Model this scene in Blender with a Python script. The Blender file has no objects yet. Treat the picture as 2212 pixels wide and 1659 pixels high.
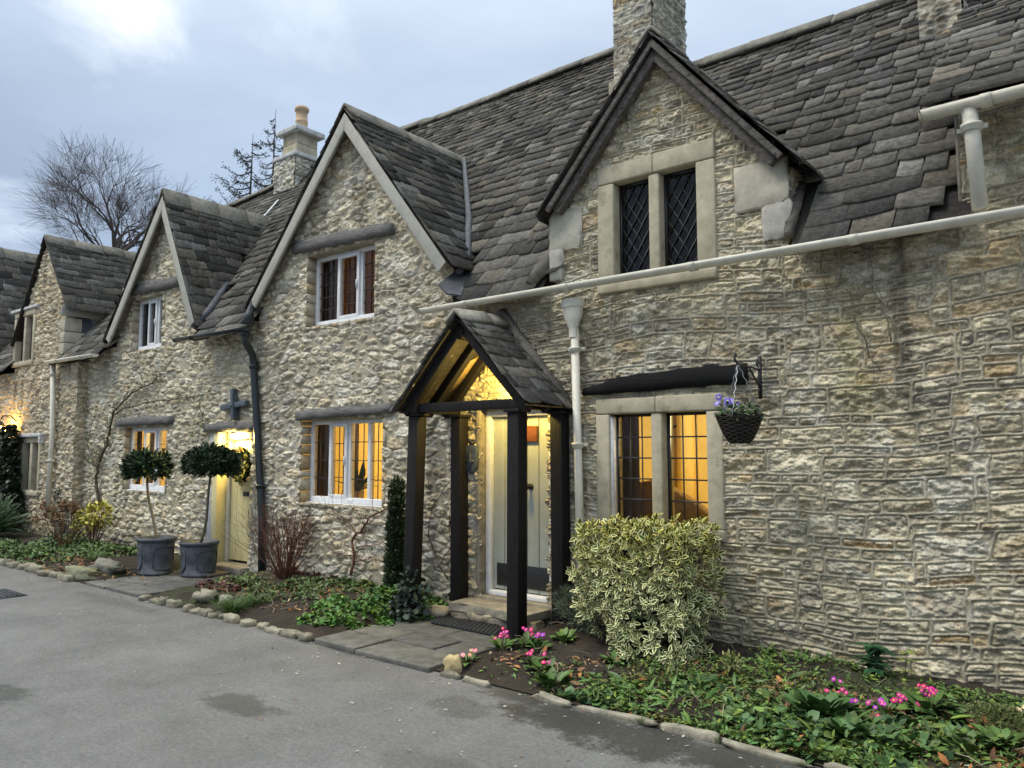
import bpy, math, random
import numpy as np
from mathutils import Vector, Matrix
from math import radians, sin, cos, tan, atan, pi, sqrt

# ------------------------------------------------------------------ camera model (used to read sizes off the photo)
F, CX, CY, EYE = 1650.0, 1106.0, 829.5, 1.6
PITCH, YAW = atan(145.5 / F), radians(38.6)
_f = (-sin(YAW), cos(YAW)); _r = (cos(YAW), sin(YAW))
def ray(px, py):
    a, b = (px - CX) / F, (CY - py) / F
    cp, sp = cos(PITCH), sin(PITCH)
    return Vector((cp*_f[0] + a*_r[0] - b*sp*_f[0], cp*_f[1] + a*_r[1] - b*sp*_f[1], sp + b*cp))
def onY(px, py, Y):
    d = ray(px, py); t = Y / d.y
    return Vector((d.x*t, Y, EYE + d.z*t))
def onZ(px, py, Z=0.05):
    d = ray(px, py); t = (Z - EYE) / d.z
    return Vector((d.x*t, d.y*t, Z))
def far(px, py, dist):
    d = ray(px, py); t = dist / math.hypot(d.x, d.y)
    return Vector((d.x*t, d.y*t, EYE + d.z*t))

scene = bpy.context.scene
COL = scene.collection
WALL_Y = 5.65

# ------------------------------------------------------------------ noise
_T = np.random.RandomState(7).rand(256, 256)
def vn(x, y, s=0):
    xi = np.floor(x).astype(np.int64); yi = np.floor(y).astype(np.int64)
    fx = x - xi; fy = y - yi
    fx = fx*fx*(3-2*fx); fy = fy*fy*(3-2*fy)
    xi = xi + s*37; yi = yi + s*91
    a = _T[xi & 255, yi & 255]; b = _T[(xi+1) & 255, yi & 255]
    c = _T[xi & 255, (yi+1) & 255]; d = _T[(xi+1) & 255, (yi+1) & 255]
    return (a*(1-fx)+b*fx)*(1-fy) + (c*(1-fx)+d*fx)*fy
def fbm(x, y, s=0, o=4):
    r = 0; a = .5; t = 0
    for i in range(o):
        r = r + a*vn(x*2**i, y*2**i, s+i*3); t += a; a *= .5
    return r/t
def sst(a, b, x):
    t = np.clip((x-a)/(b-a), 0, 1); return t*t*(3-2*t)

# ------------------------------------------------------------------ object helpers
def tag(o, label=None, cat=None, group=None, kind=None):
    if label: o['label'] = label
    if cat: o['category'] = cat
    if group: o['group'] = group
    if kind: o['kind'] = kind
    return o
def empty(name, loc=(0, 0, 0), label=None, cat=None, group=None, parent=None):
    o = bpy.data.objects.new(name, None); COL.objects.link(o); o.empty_display_size = .1
    if parent is not None: o.parent = parent
    o.location = loc
    return tag(o, label, cat, group)
def copy_tree(o, parent=None):
    c = o.copy(); COL.objects.link(c)
    if parent is not None: c.parent = parent
    for ch in list(o.children): copy_tree(ch, c)
    return c
def mesh_np(name, V, quads, tris, colors, mat, parent=None, smooth=False, loc=None):
    V = np.asarray(V, dtype=np.float32).reshape(-1, 3)
    Q = np.asarray(quads, dtype=np.int32).reshape(-1, 4) if len(quads) else np.zeros((0, 4), np.int32)
    T = np.asarray(tris, dtype=np.int32).reshape(-1, 3) if len(tris) else np.zeros((0, 3), np.int32)
    me = bpy.data.meshes.new(name)
    me.vertices.add(len(V)); me.vertices.foreach_set('co', V.ravel())
    nl = len(Q)*4 + len(T)*3
    me.loops.add(nl); me.polygons.add(len(Q)+len(T))
    me.loops.foreach_set('vertex_index', np.concatenate([Q.ravel(), T.ravel()]))
    st = np.concatenate([np.arange(len(Q))*4, len(Q)*4 + np.arange(len(T))*3]).astype(np.int32)
    me.polygons.foreach_set('loop_start', st)
    if smooth: me.polygons.foreach_set('use_smooth', np.ones(len(Q)+len(T), dtype=bool))
    if colors is not None and len(colors):
        at = me.color_attributes.new('Col', 'FLOAT_COLOR', 'POINT')
        C = np.ones((len(V), 4), np.float32); C[:, :3] = np.asarray(colors, dtype=np.float32).reshape(-1, 3)
        at.data.foreach_set('color', C.ravel())
    me.update(calc_edges=True); me.validate()
    if mat: me.materials.append(mat)
    o = bpy.data.objects.new(name, me); COL.objects.link(o)
    if parent is not None: o.parent = parent
    if loc is not None: o.location = loc
    return o

class MB:
    """collects shapes, then links them as one mesh object"""
    def __init__(s): s.v = []; s.q = []; s.t = []; s.c = []; s.n = 0; s.poly = []
    def add(s, V, quads=(), tris=(), col=None):
        V = np.asarray(V, dtype=np.float64).reshape(-1, 3)
        if len(quads): s.q.append(np.asarray(quads, dtype=np.int64).reshape(-1, 4) + s.n)
        if len(tris): s.t.append(np.asarray(tris, dtype=np.int64).reshape(-1, 3) + s.n)
        c = np.ones((len(V), 3))*.5 if col is None else np.broadcast_to(np.asarray(col, dtype=np.float64), (len(V), 3))
        s.v.append(V); s.c.append(c); s.n += len(V)
        return s
    def box(s, lo, hi, R=None, o=(0, 0, 0), col=None):
        x0, y0, z0 = lo; x1, y1, z1 = hi
        V = np.array([(x0,y0,z0),(x1,y0,z0),(x1,y1,z0),(x0,y1,z0),(x0,y0,z1),(x1,y0,z1),(x1,y1,z1),(x0,y1,z1)], dtype=float)
        if R is not None: V = V @ np.array(R).T
        V = V + np.array(o)
        return s.add(V, [(0,3,2,1),(4,5,6,7),(0,1,5,4),(1,2,6,5),(2,3,7,6),(3,0,4,7)], col=col)
    def beam(s, p, q, w, h, up=(0, 0, 1), col=None):
        p, q = Vector(p), Vector(q); d = (q-p); L = d.length; d.normalize()
        side = d.cross(Vector(up)).normalized(); u = side.cross(d)
        R = np.array([list(d), list(side), list(u)]).T
        return s.box((0, -w/2, -h/2), (L, w/2, h/2), R, tuple(p), col)
    def tube(s, pts, rad, sides=6, col=None, cap=True):
        pts = [Vector(p) for p in pts]; n = len(pts)
        if not hasattr(rad, '__len__'): rad = [rad]*n
        V = []; ref = None
        for i, p in enumerate(pts):
            d = (pts[min(i+1, n-1)] - pts[max(i-1, 0)])
            if d.length < 1e-9: d = Vector((0, 0, 1))
            d.normalize()
            if ref is None:
                ref = d.orthogonal().normalized()
            ref = (ref - d*ref.dot(d))
            if ref.length < 1e-6: ref = d.orthogonal()
            ref.normalize(); b = d.cross(ref)
            for k in range(sides):
                a = 2*pi*k/sides
                V.append(p + (ref*cos(a) + b*sin(a))*rad[i])
        Q = [(i*sides+k, i*sides+(k+1) % sides, (i+1)*sides+(k+1) % sides, (i+1)*sides+k) for i in range(n-1) for k in range(sides)]
        T = []
        if cap:
            V += [pts[0], pts[-1]]; a, b = n*sides, n*sides+1
            T = [(a, (k+1) % sides, k) for k in range(sides)] + [(b, (n-1)*sides+k, (n-1)*sides+(k+1) % sides) for k in range(sides)]
        return s.add([tuple(v) for v in V], Q, T, col)
    def lathe(s, prof, o=(0, 0, 0), seg=24, sx=1, sy=1, col=None, ang=None):
        n = len(prof); V = []
        for k in range(seg):
            a = 2*pi*k/seg
            for r, z in prof: V.append((o[0]+r*cos(a)*sx, o[1]+r*sin(a)*sy, o[2]+z))
        Q = [(k*n+i, ((k+1) % seg)*n+i, ((k+1) % seg)*n+i+1, k*n+i+1) for k in range(seg) for i in range(n-1)]
        return s.add(V, Q, (), col)
    def prism(s, poly, y0, y1, axis='y', col=None):
        """closed outline in X,Z (or X,Y for axis z) given a thickness"""
        n = len(poly)
        if axis == 'y': A = [(x, y0, z) for x, z in poly]; B = [(x, y1, z) for x, z in poly]
        else: A = [(x, y, y0) for x, y in poly]; B = [(x, y, y1) for x, y in poly]
        ca = tuple(np.mean(A, axis=0)); cb = tuple(np.mean(B, axis=0))
        V = A + B + [ca, cb]
        Q = [(i, (i+1) % n, n+(i+1) % n, n+i) for i in range(n)]
        T = [(2*n, (i+1) % n, i) for i in range(n)] + [(2*n+1, n+i, n+(i+1) % n) for i in range(n)]
        return s.add(V, Q, T, col)
    def build(s, name, mat, parent=None, smooth=False, bevel=0, color=True, loc=None):
        o = mesh_np(name, np.concatenate(s.v), np.concatenate(s.q) if s.q else [], np.concatenate(s.t) if s.t else [],
                    np.concatenate(s.c) if color else None, mat, parent, smooth, loc)
        if bevel:
            m = o.modifiers.new('bevel', 'BEVEL'); m.width = bevel; m.segments = 2; m.limit_method = 'ANGLE'; m.angle_limit = radians(40)
        return o

def rock(mb, c, size, rng, col, boxy=.6, nu=12, nv=8, rough=.12):
    V = []
    ph = rng.random()*50
    for j in range(nv+1):
        t = -pi/2 + pi*j/nv
        for i in range(nu):
            a = 2*pi*i/nu
            f = lambda v: math.copysign(abs(v)**boxy, v)
            x, y, z = f(cos(t))*f(cos(a)), f(cos(t))*f(sin(a)), f(sin(t))
            n = 1 + rough*(float(fbm(np.array(x*1.7+ph), np.array(y*1.7+z*2.3+ph), 5, 3))-.5)*2.4
            V.append((c[0]+x*size[0]*n*.5, c[1]+y*size[1]*n*.5, c[2]+z*size[2]*n*.5))
    Q = [(j*nu+i, j*nu+(i+1) % nu, (j+1)*nu+(i+1) % nu, (j+1)*nu+i) for j in range(nv) for i in range(nu)]
    mb.add(V, Q, (), col)

# ------------------------------------------------------------------ materials
def nodes_of(name):
    m = bpy.data.materials.new(name); m.use_nodes = True
    nt = m.node_tree; b = nt.nodes['Principled BSDF']
    return m, nt, b
def N(nt, t, **kw):
    n = nt.nodes.new(t)
    for k, v in kw.items():
        if k.startswith('i_'): n.inputs[k[2:].replace('_', ' ')].default_value = v
        else: setattr(n, k, v)
    return n
def coord(nt, stretch=(1, 1, 1)):
    tc = N(nt, 'ShaderNodeTexCoord'); mp = N(nt, 'ShaderNodeMapping'); mp.inputs['Scale'].default_value = stretch
    nt.links.new(tc.outputs['Object'], mp.inputs['Vector']); return mp.outputs['Vector']
def mulc(nt, a, b, typ='MULTIPLY', fac=1.0):
    n = N(nt, 'ShaderNodeMix', data_type='RGBA', blend_type=typ); n.inputs['Factor'].default_value = fac
    if a is not None: nt.links.new(a, n.inputs['A'])
    if b is not None: nt.links.new(b, n.inputs['B'])
    return n
def mk(name, base=None, rough=.8, spots=(), noise=(8, .3), bump=(60, .3, .004), stretch=(1, 1, 1), metal=0, spec=.3, detail=5, trans=0, coat=0):
    """base None = the mesh's own 'Col' colours"""
    m, nt, b = nodes_of(name); L = nt.links.new
    v = coord(nt, stretch)
    if base is None:
        a = N(nt, 'ShaderNodeAttribute', attribute_name='Col'); src = a.outputs['Color']
    else:
        a = N(nt, 'ShaderNodeRGB'); a.outputs[0].default_value = (*base, 1); src = a.outputs[0]
    if noise:
        nz = N(nt, 'ShaderNodeTexNoise', i_Scale=noise[0], i_Detail=detail, i_Roughness=.65); L(v, nz.inputs['Vector'])
        mr = N(nt, 'ShaderNodeMapRange'); mr.inputs['From Min'].default_value = .3; mr.inputs['From Max'].default_value = .7
        mr.inputs['To Min'].default_value = 1-noise[1]; mr.inputs['To Max'].default_value = 1+noise[1]; mr.clamp = True
        L(nz.outputs['Fac'], mr.inputs['Value'])
        x = mulc(nt, src, mr.outputs['Result']); src = x.outputs['Result']
    for (scale, lo, hi, colr, det) in spots:
        nz = N(nt, 'ShaderNodeTexNoise', i_Scale=scale, i_Detail=det, i_Roughness=.6); L(v, nz.inputs['Vector'])
        mr = N(nt, 'ShaderNodeMapRange'); mr.inputs['From Min'].default_value = lo; mr.inputs['From Max'].default_value = hi; L(nz.outputs['Fac'], mr.inputs['Value'])
        x = N(nt, 'ShaderNodeMix', data_type='RGBA'); L(mr.outputs['Result'], x.inputs['Factor']); L(src, x.inputs['A']); x.inputs['B'].default_value = (*colr, 1); src = x.outputs['Result']
    L(src, b.inputs['Base Color'])
    b.inputs['Roughness'].default_value = rough; b.inputs['Metallic'].default_value = metal; b.inputs['Specular IOR Level'].default_value = spec
    if coat: b.inputs['Coat Weight'].default_value = coat
    if trans:
        b.inputs['Subsurface Weight'].default_value = 0
    if bump:
        nb = N(nt, 'ShaderNodeTexNoise', i_Scale=bump[0], i_Detail=6, i_Roughness=.7); L(v, nb.inputs['Vector'])
        bp = N(nt, 'ShaderNodeBump', i_Strength=bump[1], i_Distance=bump[2]); L(nb.outputs['Fac'], bp.inputs['Height']); L(bp.outputs['Normal'], b.inputs['Normal'])
    return m
def emit(name, colr, s):
    m, nt, b = nodes_of(name)
    b.inputs['Base Color'].default_value = (*colr, 1); b.inputs['Emission Color'].default_value = (*colr, 1); b.inputs['Emission Strength'].default_value = s
    return m
def mk_glass(name, tint=(.86, .88, .88)):
    m, nt, b = nodes_of(name); nt.nodes.remove(b); L = nt.links.new
    tr = N(nt, 'ShaderNodeBsdfTransparent'); tr.inputs[0].default_value = (*tint, 1)
    gl = N(nt, 'ShaderNodeBsdfGlossy'); gl.inputs['Roughness'].default_value = .03
    fr = N(nt, 'ShaderNodeFresnel', i_IOR=1.42); mx = N(nt, 'ShaderNodeMixShader')
    nz = N(nt, 'ShaderNodeTexNoise', i_Scale=6.0, i_Detail=2); L(coord(nt), nz.inputs['Vector'])
    bp = N(nt, 'ShaderNodeBump', i_Strength=.25, i_Distance=.01); L(nz.outputs['Fac'], bp.inputs['Height'])
    L(bp.outputs['Normal'], gl.inputs['Normal'])
    L(fr.outputs[0], mx.inputs[0]); L(tr.outputs[0], mx.inputs[1]); L(gl.outputs[0], mx.inputs[2])
    L(mx.outputs[0], nt.nodes['Material Output'].inputs['Surface'])
    return m

M = {}
M['stone'] = mk('rubble_stone', None, .93, noise=(55, .42), bump=(75, .8, .009), spec=.15)
M['tile'] = mk('stone_tile', None, .88, noise=(22, .45), bump=(38, .85, .010), spec=.2,
               spots=[(9, .64, .74, (.22, .21, .185), 6), (5, .66, .74, (.055, .06, .03), 5), (13, .70, .745, (.50, .49, .45), 6)])
M['ridge'] = mk('ridge_stone', None, .92, noise=(14, .35), bump=(60, .6, .006), spec=.15, spots=[(18, .63, .70, (.42, .41, .36), 5)])
M['dressed'] = mk('dressed_limestone', (.43, .385, .285), .9, noise=(7, .22), bump=(80, .35, .004), spec=.2,
                  spots=[(5, .60, .76, (.22, .19, .13), 6), (40, .70, .76, (.12, .11, .09), 3)])
M['quoin'] = mk('quoin_stone', None, .9, noise=(9, .2), bump=(50, .4, .006), spec=.2, spots=[(6, .56, .72, (.30, .30, .28), 6), (30, .68, .74, (.12, .11, .10), 3)])
M['mortar'] = mk('lime_mortar', (.26, .235, .19), .95, noise=(12, .4), bump=(70, .7, .008))
M['fillet'] = mk('roof_mortar', (.15, .137, .115), .95, noise=(9, .5), bump=(40, .9, .015), spots=[(14, .6, .7, (.28, .265, .22), 5)])
M['oldwood'] = mk('weathered_oak', (.16, .155, .145), .85, noise=(9, .55), bump=(26, .9, .012), stretch=(.9, 6, 9))
M['darkwood'] = mk('tarred_wood', (.0115, .0098, .0095), .6, noise=(14, .6), bump=(26, 1, .008), stretch=(4, 4, .35), spec=.25, spots=[(16, .66, .74, (.035, .03, .026), 5)])
M['blackbeam'] = mk('blackened_oak', (.008, .008, .009), .5, noise=(9, .5), bump=(22, 1, .014), stretch=(.8, 5, 7), spec=.15)
M['greybarge'] = mk('weathered_board', (.125, .112, .10), .85, noise=(9, .6), bump=(24, 1, .01), stretch=(2, 5, 3), spots=[(11, .58, .68, (.045, .04, .04), 4)])
M['boards'] = mk('roof_boards', (.42, .28, .13), .7, noise=(9, .35), bump=(30, .3, .004), stretch=(6, 1, 1))
M['white'] = mk('white_paint', (.74, .75, .76), .5, noise=(14, .10), bump=(90, .12, .002))
M['cream'] = mk('cream_paint', (.68, .65, .55), .5, noise=(10, .12), bump=(90, .12, .002), spots=[(7, .62, .78, (.45, .42, .33), 6), (30, .70, .75, (.20, .18, .14), 4)])
M['bargecream'] = mk('stone_paint', (.42, .41, .355), .7, noise=(9, .14), bump=(60, .25, .003), spots=[(9, .62, .74, (.25, .25, .22), 5)])
M['sage'] = mk('sage_paint', (.40, .42, .37), .5, noise=(9, .08), bump=(60, .15, .002))
M['butter'] = mk('butter_paint', (.70, .63, .34), .5, noise=(9, .08), bump=(60, .15, .002))
M['blackmetal'] = mk('black_iron', (.014, .015, .017), .45, noise=(20, .3), bump=(60, .2, .002), spec=.5)
M['downpipe'] = mk('black_pipe_paint', (.02, .026, .03), .35, noise=(20, .2), bump=(30, .2, .002), spec=.5)
M['lead'] = mk('lead_sheet', (.06, .065, .075), .6, noise=(12, .35), bump=(25, .3, .005), metal=.3)
M['leadpot'] = mk('lead_grey_pot', (.075, .085, .10), .5, noise=(9, .4), bump=(30, .3, .004), metal=.25, spots=[(7, .58, .72, (.18, .19, .20), 5)])
M['came'] = mk('lead_came', (.05, .05, .055), .6, noise=None, bump=None, metal=.4)
M['ironblue'] = mk('grey_iron', (.10, .12, .14), .5, noise=(25, .35), bump=(50, .3, .003), metal=.3)
M['slate'] = mk('slate_cladding', (.05, .055, .065), .6, noise=(10, .3), bump=(40, .4, .005))
M['terracotta'] = mk('buff_clay', (.50, .36, .24), .8, noise=(8, .15), bump=(50, .2, .003))
M['flag'] = mk('flagstone', None, .75, noise=(9, .35), bump=(45, .4, .005), spots=[(4, .55, .75, (.05, .055, .045), 6)], spec=.3)
M['step'] = mk('step_stone', (.26, .235, .18), .85, noise=(8, .4), bump=(40, .6, .008))
M['rubber'] = mk('black_rubber', (.018, .019, .021), .7, noise=(30, .3), bump=(80, .3, .003))
M['coir'] = mk('coir_mat', (.15, .125, .09), .95, noise=(60, .4), bump=(140, .8, .006))
M['rock'] = mk('edging_stone', None, .92, noise=(16, .4), bump=(40, .7, .01), spots=[(8, .58, .70, (.07, .085, .035), 5)])
M['leaf'] = mk('leaf', None, .5, noise=(30, .18), bump=None, spec=.35)
M['matte_leaf'] = mk('matte_leaf', None, .75, noise=(40, .25), bump=None, spec=.2)
M['petal'] = mk('petal', None, .6, noise=None, bump=None, spec=.2)
M['bark'] = mk('bark', None, .9, noise=(25, .35), bump=(60, .5, .006), spec=.15)
M['litter'] = mk('dead_leaf', None, .85, noise=(40, .3), bump=None, spec=.15)
M['wicker'] = mk('wicker', (.03, .024, .02), .7, noise=(30, .5), bump=(60, .5, .004))
M['steel'] = mk('galvanised_chain', (.35, .35, .35), .4, noise=None, bump=None, metal=.7)
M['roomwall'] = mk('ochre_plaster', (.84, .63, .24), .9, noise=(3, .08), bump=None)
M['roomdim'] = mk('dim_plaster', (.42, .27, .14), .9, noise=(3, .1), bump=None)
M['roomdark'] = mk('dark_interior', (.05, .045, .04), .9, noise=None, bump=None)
M['curtain'] = mk('brown_curtain', (.17, .10, .05), .9, noise=(5, .3), bump=(90, .3, .003), stretch=(3, 3, .5))
M['sofa'] = mk('gold_upholstery', (.34, .20, .06), .85, noise=(20, .25), bump=(80, .3, .003))
M['signwood'] = mk('varnished_sign', (.20, .065, .015), .35, noise=(8, .3), bump=None, stretch=(1, 1, 6), coat=.3)
M['lettering'] = mk('white_lettering', (.85, .85, .82), .5, noise=None, bump=None)
M['glass'] = mk_glass('window_glass')
M['bulb'] = emit('lamp_glow', (1.0, .72, .22), 25)
M['globe'] = emit('lamp_globe', (1.0, .62, .16), 9)

def solid(c, n): return np.tile(np.array(c, dtype=float), (n, 1))
# ------------------------------------------------------------------ stone walls: a dense sheet whose relief and colours are laid stone by stone
PAL_A = 1.16*np.array([(.40,.36,.27),(.34,.31,.24),(.47,.43,.33),(.30,.275,.215),(.42,.34,.22),(.37,.35,.30),(.52,.49,.40),(.33,.24,.14),(.27,.25,.21)])
WA = np.array([.2,.2,.15,.12,.09,.12,.07,.025,.06]); WA = WA/WA.sum()
PAL_B = 1.08*np.array([(.50,.455,.35),(.44,.40,.31),(.56,.52,.42),(.40,.36,.28),(.47,.40,.28),(.46,.44,.39),(.36,.33,.27),(.60,.57,.49)])
WB = np.array([.24,.2,.16,.12,.08,.1,.06,.04]); WB = WB/WB.sum()

def ledge(n, k, s=.30):
    q = n*k; f = np.floor(q); return (f + sst(.5-s, .5+s, q-f))/k

def coursed(u, v, rs, hmin, hmax, wmin, wmax):
    """courses of squared stones: returns id, distance to the stone's edge"""
    v0, v1 = v.min()-.3, v.max()+.3; u0, u1 = u.min()-.6, u.max()+.6
    rows = [v0]
    while rows[-1] < v1: rows.append(rows[-1] + hmin + (hmax-hmin)*rs.rand()**1.5)
    rows = np.array(rows)
    r = np.searchsorted(rows, v) - 1
    sid = np.zeros(u.shape, np.int64); d = np.zeros(u.shape); cu = np.zeros(u.shape); cv = np.zeros(u.shape); base = 0
    for k in range(len(rows)-1):
        m = r == k
        h = rows[k+1]-rows[k]
        e = [u0 - rs.rand()*.3]
        while e[-1] < u1: e.append(e[-1] + (wmin + (wmax-wmin)*rs.rand()**1.4)*(0.7+h*3.2))
        e = np.array(e); n = len(e)
        split = (rs.rand(n) < (.45 if h > .135 else .05)); fr = .35+.3*rs.rand(n); sk = (rs.rand(n)-.5)*.5
        if not m.any(): base += 2*n; continue
        uu = u[m]; vv = v[m] - rows[k]
        uu = uu + (vv-h/2)*0.0
        j = np.clip(np.searchsorted(e, uu)-1, 0, n-2)
        x0, x1 = e[j], e[j+1]; y0 = np.zeros_like(uu); y1 = np.full_like(uu, h)
        sp = split[j]; cut = h*fr[j]; top = sp & (vv > cut)
        y0 = np.where(top, cut, y0); y1 = np.where(sp & ~top, cut, y1)
        cx, cy = (x0+x1)/2, (y0+y1)/2; hw, hh = (x1-x0)/2, (y1-y0)/2
        r0 = np.minimum(.028, np.minimum(hw, hh)*.7)
        qx = np.abs(uu-cx)-(hw-r0); qy = np.abs(vv-cy)-(hh-r0)
        sd = np.hypot(np.maximum(qx, 0), np.maximum(qy, 0)) + np.minimum(np.maximum(qx, qy), 0) - r0
        d[m] = -sd; sid[m] = base + j*2 + top; cu[m] = (uu-cx)/hw; cv[m] = (vv-cy)/hh
        base += 2*n
    return sid, d, cu, cv, base

def rubble(u, v, rs, cw, ch, jit=.85):
    """random rubble: stretched cells with their own sizes"""
    a = u/cw; b = v/ch
    j0 = np.floor(b).astype(np.int64)
    F1 = np.full(u.shape, 1e9); F2 = np.full(u.shape, 1e9); sid = np.zeros(u.shape, np.int64)
    cu = np.zeros(u.shape); cv = np.zeros(u.shape)
    R1, R2, R3 = rs.rand(256, 256), rs.rand(256, 256), rs.rand(256, 256)
    for dj in (-1, 0, 1):
        jj = j0+dj; off = (jj & 1)*.5 + R3[jj & 255, 7]*.3
        i0 = np.floor(a-off).astype(np.int64)
        for di in (-1, 0, 1, 2):
            ii = i0+di
            px = ii + off + .5 + (R1[ii & 255, jj & 255]-.5)*jit; py = jj+.5+(R2[ii & 255, jj & 255]-.5)*jit
            w = R3[ii & 255, jj & 255]
            ex, ey = a-px, b-py
            dd = (np.abs(ex)**3.0*(1.35-.7*w) + np.abs(ey)**3.0*(1.25-.5*w))**(1/3.0) - .20*w
            c = dd < F1
            F2 = np.where(c, F1, np.minimum(F2, dd)); F1 = np.where(c, dd, F1)
            sid = np.where(c, (ii & 255)*256 + (jj & 255), sid); cu = np.where(c, ex, cu); cv = np.where(c, ey, cv)
    return sid, (F2-F1)*.5*ch*1.15, cu, cv, 65536

def stone_wall(name, parent, X0, X1, Z0, Z1, Y, res, style, keep, seed, tint=(1, 1, 1), label=None, quoins=(), blend=None, axis='x', res_z=None):
    """keep(X, Z) -> True where there is wall. axis 'y' builds a wall facing +X, running along Y from X0 to X1 at X=Y"""
    rs = np.random.RandomState(seed)
    xs = np.arange(X0, X1+res*.5, res); zs = np.arange(Z0, Z1+(res_z or res)*.5, res_z or res)
    U, W = np.meshgrid(xs, zs)
    su, sv = seed*1.37, seed*2.11
    def style_a():
        u = U + .05*(vn(U*1.6+su, W*5+sv, 1)-.5) + .022*(vn(U*7+su, W*9, 4)-.5)
        v = W + .16*(vn(U*.7+su, W*.6+sv, 2)-.5) + 0.022*(vn(U*2.6, W*2.2+sv, 3)-.5) + .010*(vn(U*8, W*7+su, 5)-.5)
        # the courses are broken by upright joints where one mason's work meets the next
        band = np.floor(W/.42 + 1.2*vn(U*.0+3, W*.3, 6)).astype(np.int64); bw = 1.15
        pos = (U+40)/bw; jt = rs.rand(128, 64); b0 = np.floor(pos).astype(np.int64)
        edge = lambda b: b + .75*(jt[b & 127, band & 63]-.5) + .03*(vn(U*0+b, W*14, 12)-.5)
        blk = b0 - (pos < edge(b0)) + (pos >= edge(b0+1))
        db = np.minimum(np.abs(pos-edge(blk)), np.abs(edge(blk+1)-pos))*bw
        v = v + rs.rand(128)[blk & 127]*.9
        sid, d, cu, cv, n = coursed(u, v, rs, .062, .205, .15, .42)
        d = np.minimum(d, db)
        t = rs.rand(n); col = PAL_A[rs.choice(len(PAL_A), n, p=WA)]*(.8+.4*rs.rand(n, 1))
        ox = rs.rand(n)*60; oy = rs.rand(n)*60; off = rs.rand(n)*.016; tx = (rs.rand(n)-.5)*.014; ty = (rs.rand(n)-.3)*.022
        n1 = fbm(U*10+ox[sid], W*17+oy[sid], 6, 4); n2 = np.abs(vn(U*16+oy[sid], W*26+ox[sid], 9)-.5)*2
        n3 = fbm(U*30, W*52, 11, 3)
        rib = 1-sst(.0055, .0105, d + .005*(n3-.5))
        face = sst(.008, .026, d)
        n1h = .35*n1 + .65*ledge(n1 + .10*(n3-.5), 6.5, .16)
        h = rib*(.010+.007*vn(U*9, W*9, 8)) + (1-rib)*(-.003 + face*(.009+off[sid]*.8+tx[sid]*cu+ty[sid]*cv) + face*(.046*(n1h-.5) + .020*(n2-.5) + .024*(n3-.5)))
        cs = col[sid]*(.62+.76*n1[..., None])
        light = sst(.52, .66, fbm(U*14+oy[sid], W*24+ox[sid], 21, 5))[..., None]*.7
        cs = cs*(1-light) + np.array((.68, .63, .50))*light
        och = sst(.62, .76, fbm(U*5+ox[sid], W*8, 31, 3))[..., None]*.3
        cs = cs*(1-och) + np.array((.40, .27, .13))*och
        grey = sst(.50, .72, fbm(U*4+oy[sid], W*5+3, 33, 3))[..., None]*.5
        cs = cs*(1-grey) + np.array((.27, .255, .225))*grey
        mort = np.array((.36, .335, .275))*(.8+.4*n3[..., None])
        C = cs*(1-rib[..., None]) + mort*rib[..., None]
        return h, C
    def style_b():
        u = U + .05*(vn(U*3+su, W*4+sv, 1)-.5) + .022*(vn(U*9, W*9+su, 4)-.5)
        v = W + .18*(vn(U*.8+su, W*.9+sv, 2)-.5) + .035*(vn(U*3, W*3+sv, 3)-.5) + .014*(vn(U*10, W*10+su, 5)-.5)
        big = fbm(U*.8+su, W*.9, 47, 2)
        sid, d, cu, cv, n = rubble(u, v, rs, .215, .098)
        col = PAL_B[rs.choice(len(PAL_B), n, p=WB)]*(.82+.34*rs.rand(n, 1))
        ox = rs.rand(n)*60; oy = rs.rand(n)*60; off = rs.rand(n)*.022; tx = (rs.rand(n)-.5)*.03; ty = (rs.rand(n)-.3)*.035
        n1 = fbm(U*7+ox[sid], W*14+oy[sid], 6, 4); n2 = np.abs(vn(U*14+oy[sid], W*24+ox[sid], 9)-.5)*2; n3 = fbm(U*32, W*45, 11, 3)
        dd = d + .010*(n3-.5) - .012*sst(.45, .75, fbm(U*5, W*7+su, 51, 3))
        face = sst(.003, .017, dd)
        n1h = .35*n1 + .65*ledge(n1 + .10*(n3-.5), 6, .16)
        h = .004*(n3-.5) + face*(.012+off[sid]*.8+tx[sid]*cu+ty[sid]*cv +   .040*(n1h-.5) + .014*(n2-.5) + .016*(n3-.5))
        cs = col[sid]*(.68+.64*n1[..., None])
        light = sst(.53, .68, fbm(U*12+oy[sid], W*19+ox[sid], 21, 5))[..., None]*.75
        cs = cs*(1-light) + np.array((.76, .73, .63))*light
        grey = sst(.55, .75, fbm(U*3+oy[sid], W*4+3, 33, 3))[..., None]*.5
        cs = cs*(1-grey) + np.array((.36, .345, .31))*grey
        mort = np.array((.40, .365, .29))*(.8+.4*n3[..., None])
        f2 = sst(.001, .008, dd)[..., None]
        return h, cs*f2 + mort*(1-f2)
    if style == 'a': h, C = style_a()
    elif style == 'b': h, C = style_b()
    else:
        ha, Ca = style_a(); hb, Cb = style_b(); m = (U + .25*(vn(U*0+1, W*5, 2)-.5)) > blend
        h = np.where(m, ha, hb); C = np.where(m[..., None], Ca, Cb)
    st = fbm(U*.9+su, W*1.3, 41, 4)                                    # weather staining in broad patches
    C = C*(.76+.5*st[..., None])
    run = sst(.56, .74, fbm(U*5.5+sv, W*.55, 61, 4))*sst(.45, .62, fbm(U*.7, W*.9+su, 63, 3)); C = C*(1-.42*run[..., None])     # runoff streaks
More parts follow.
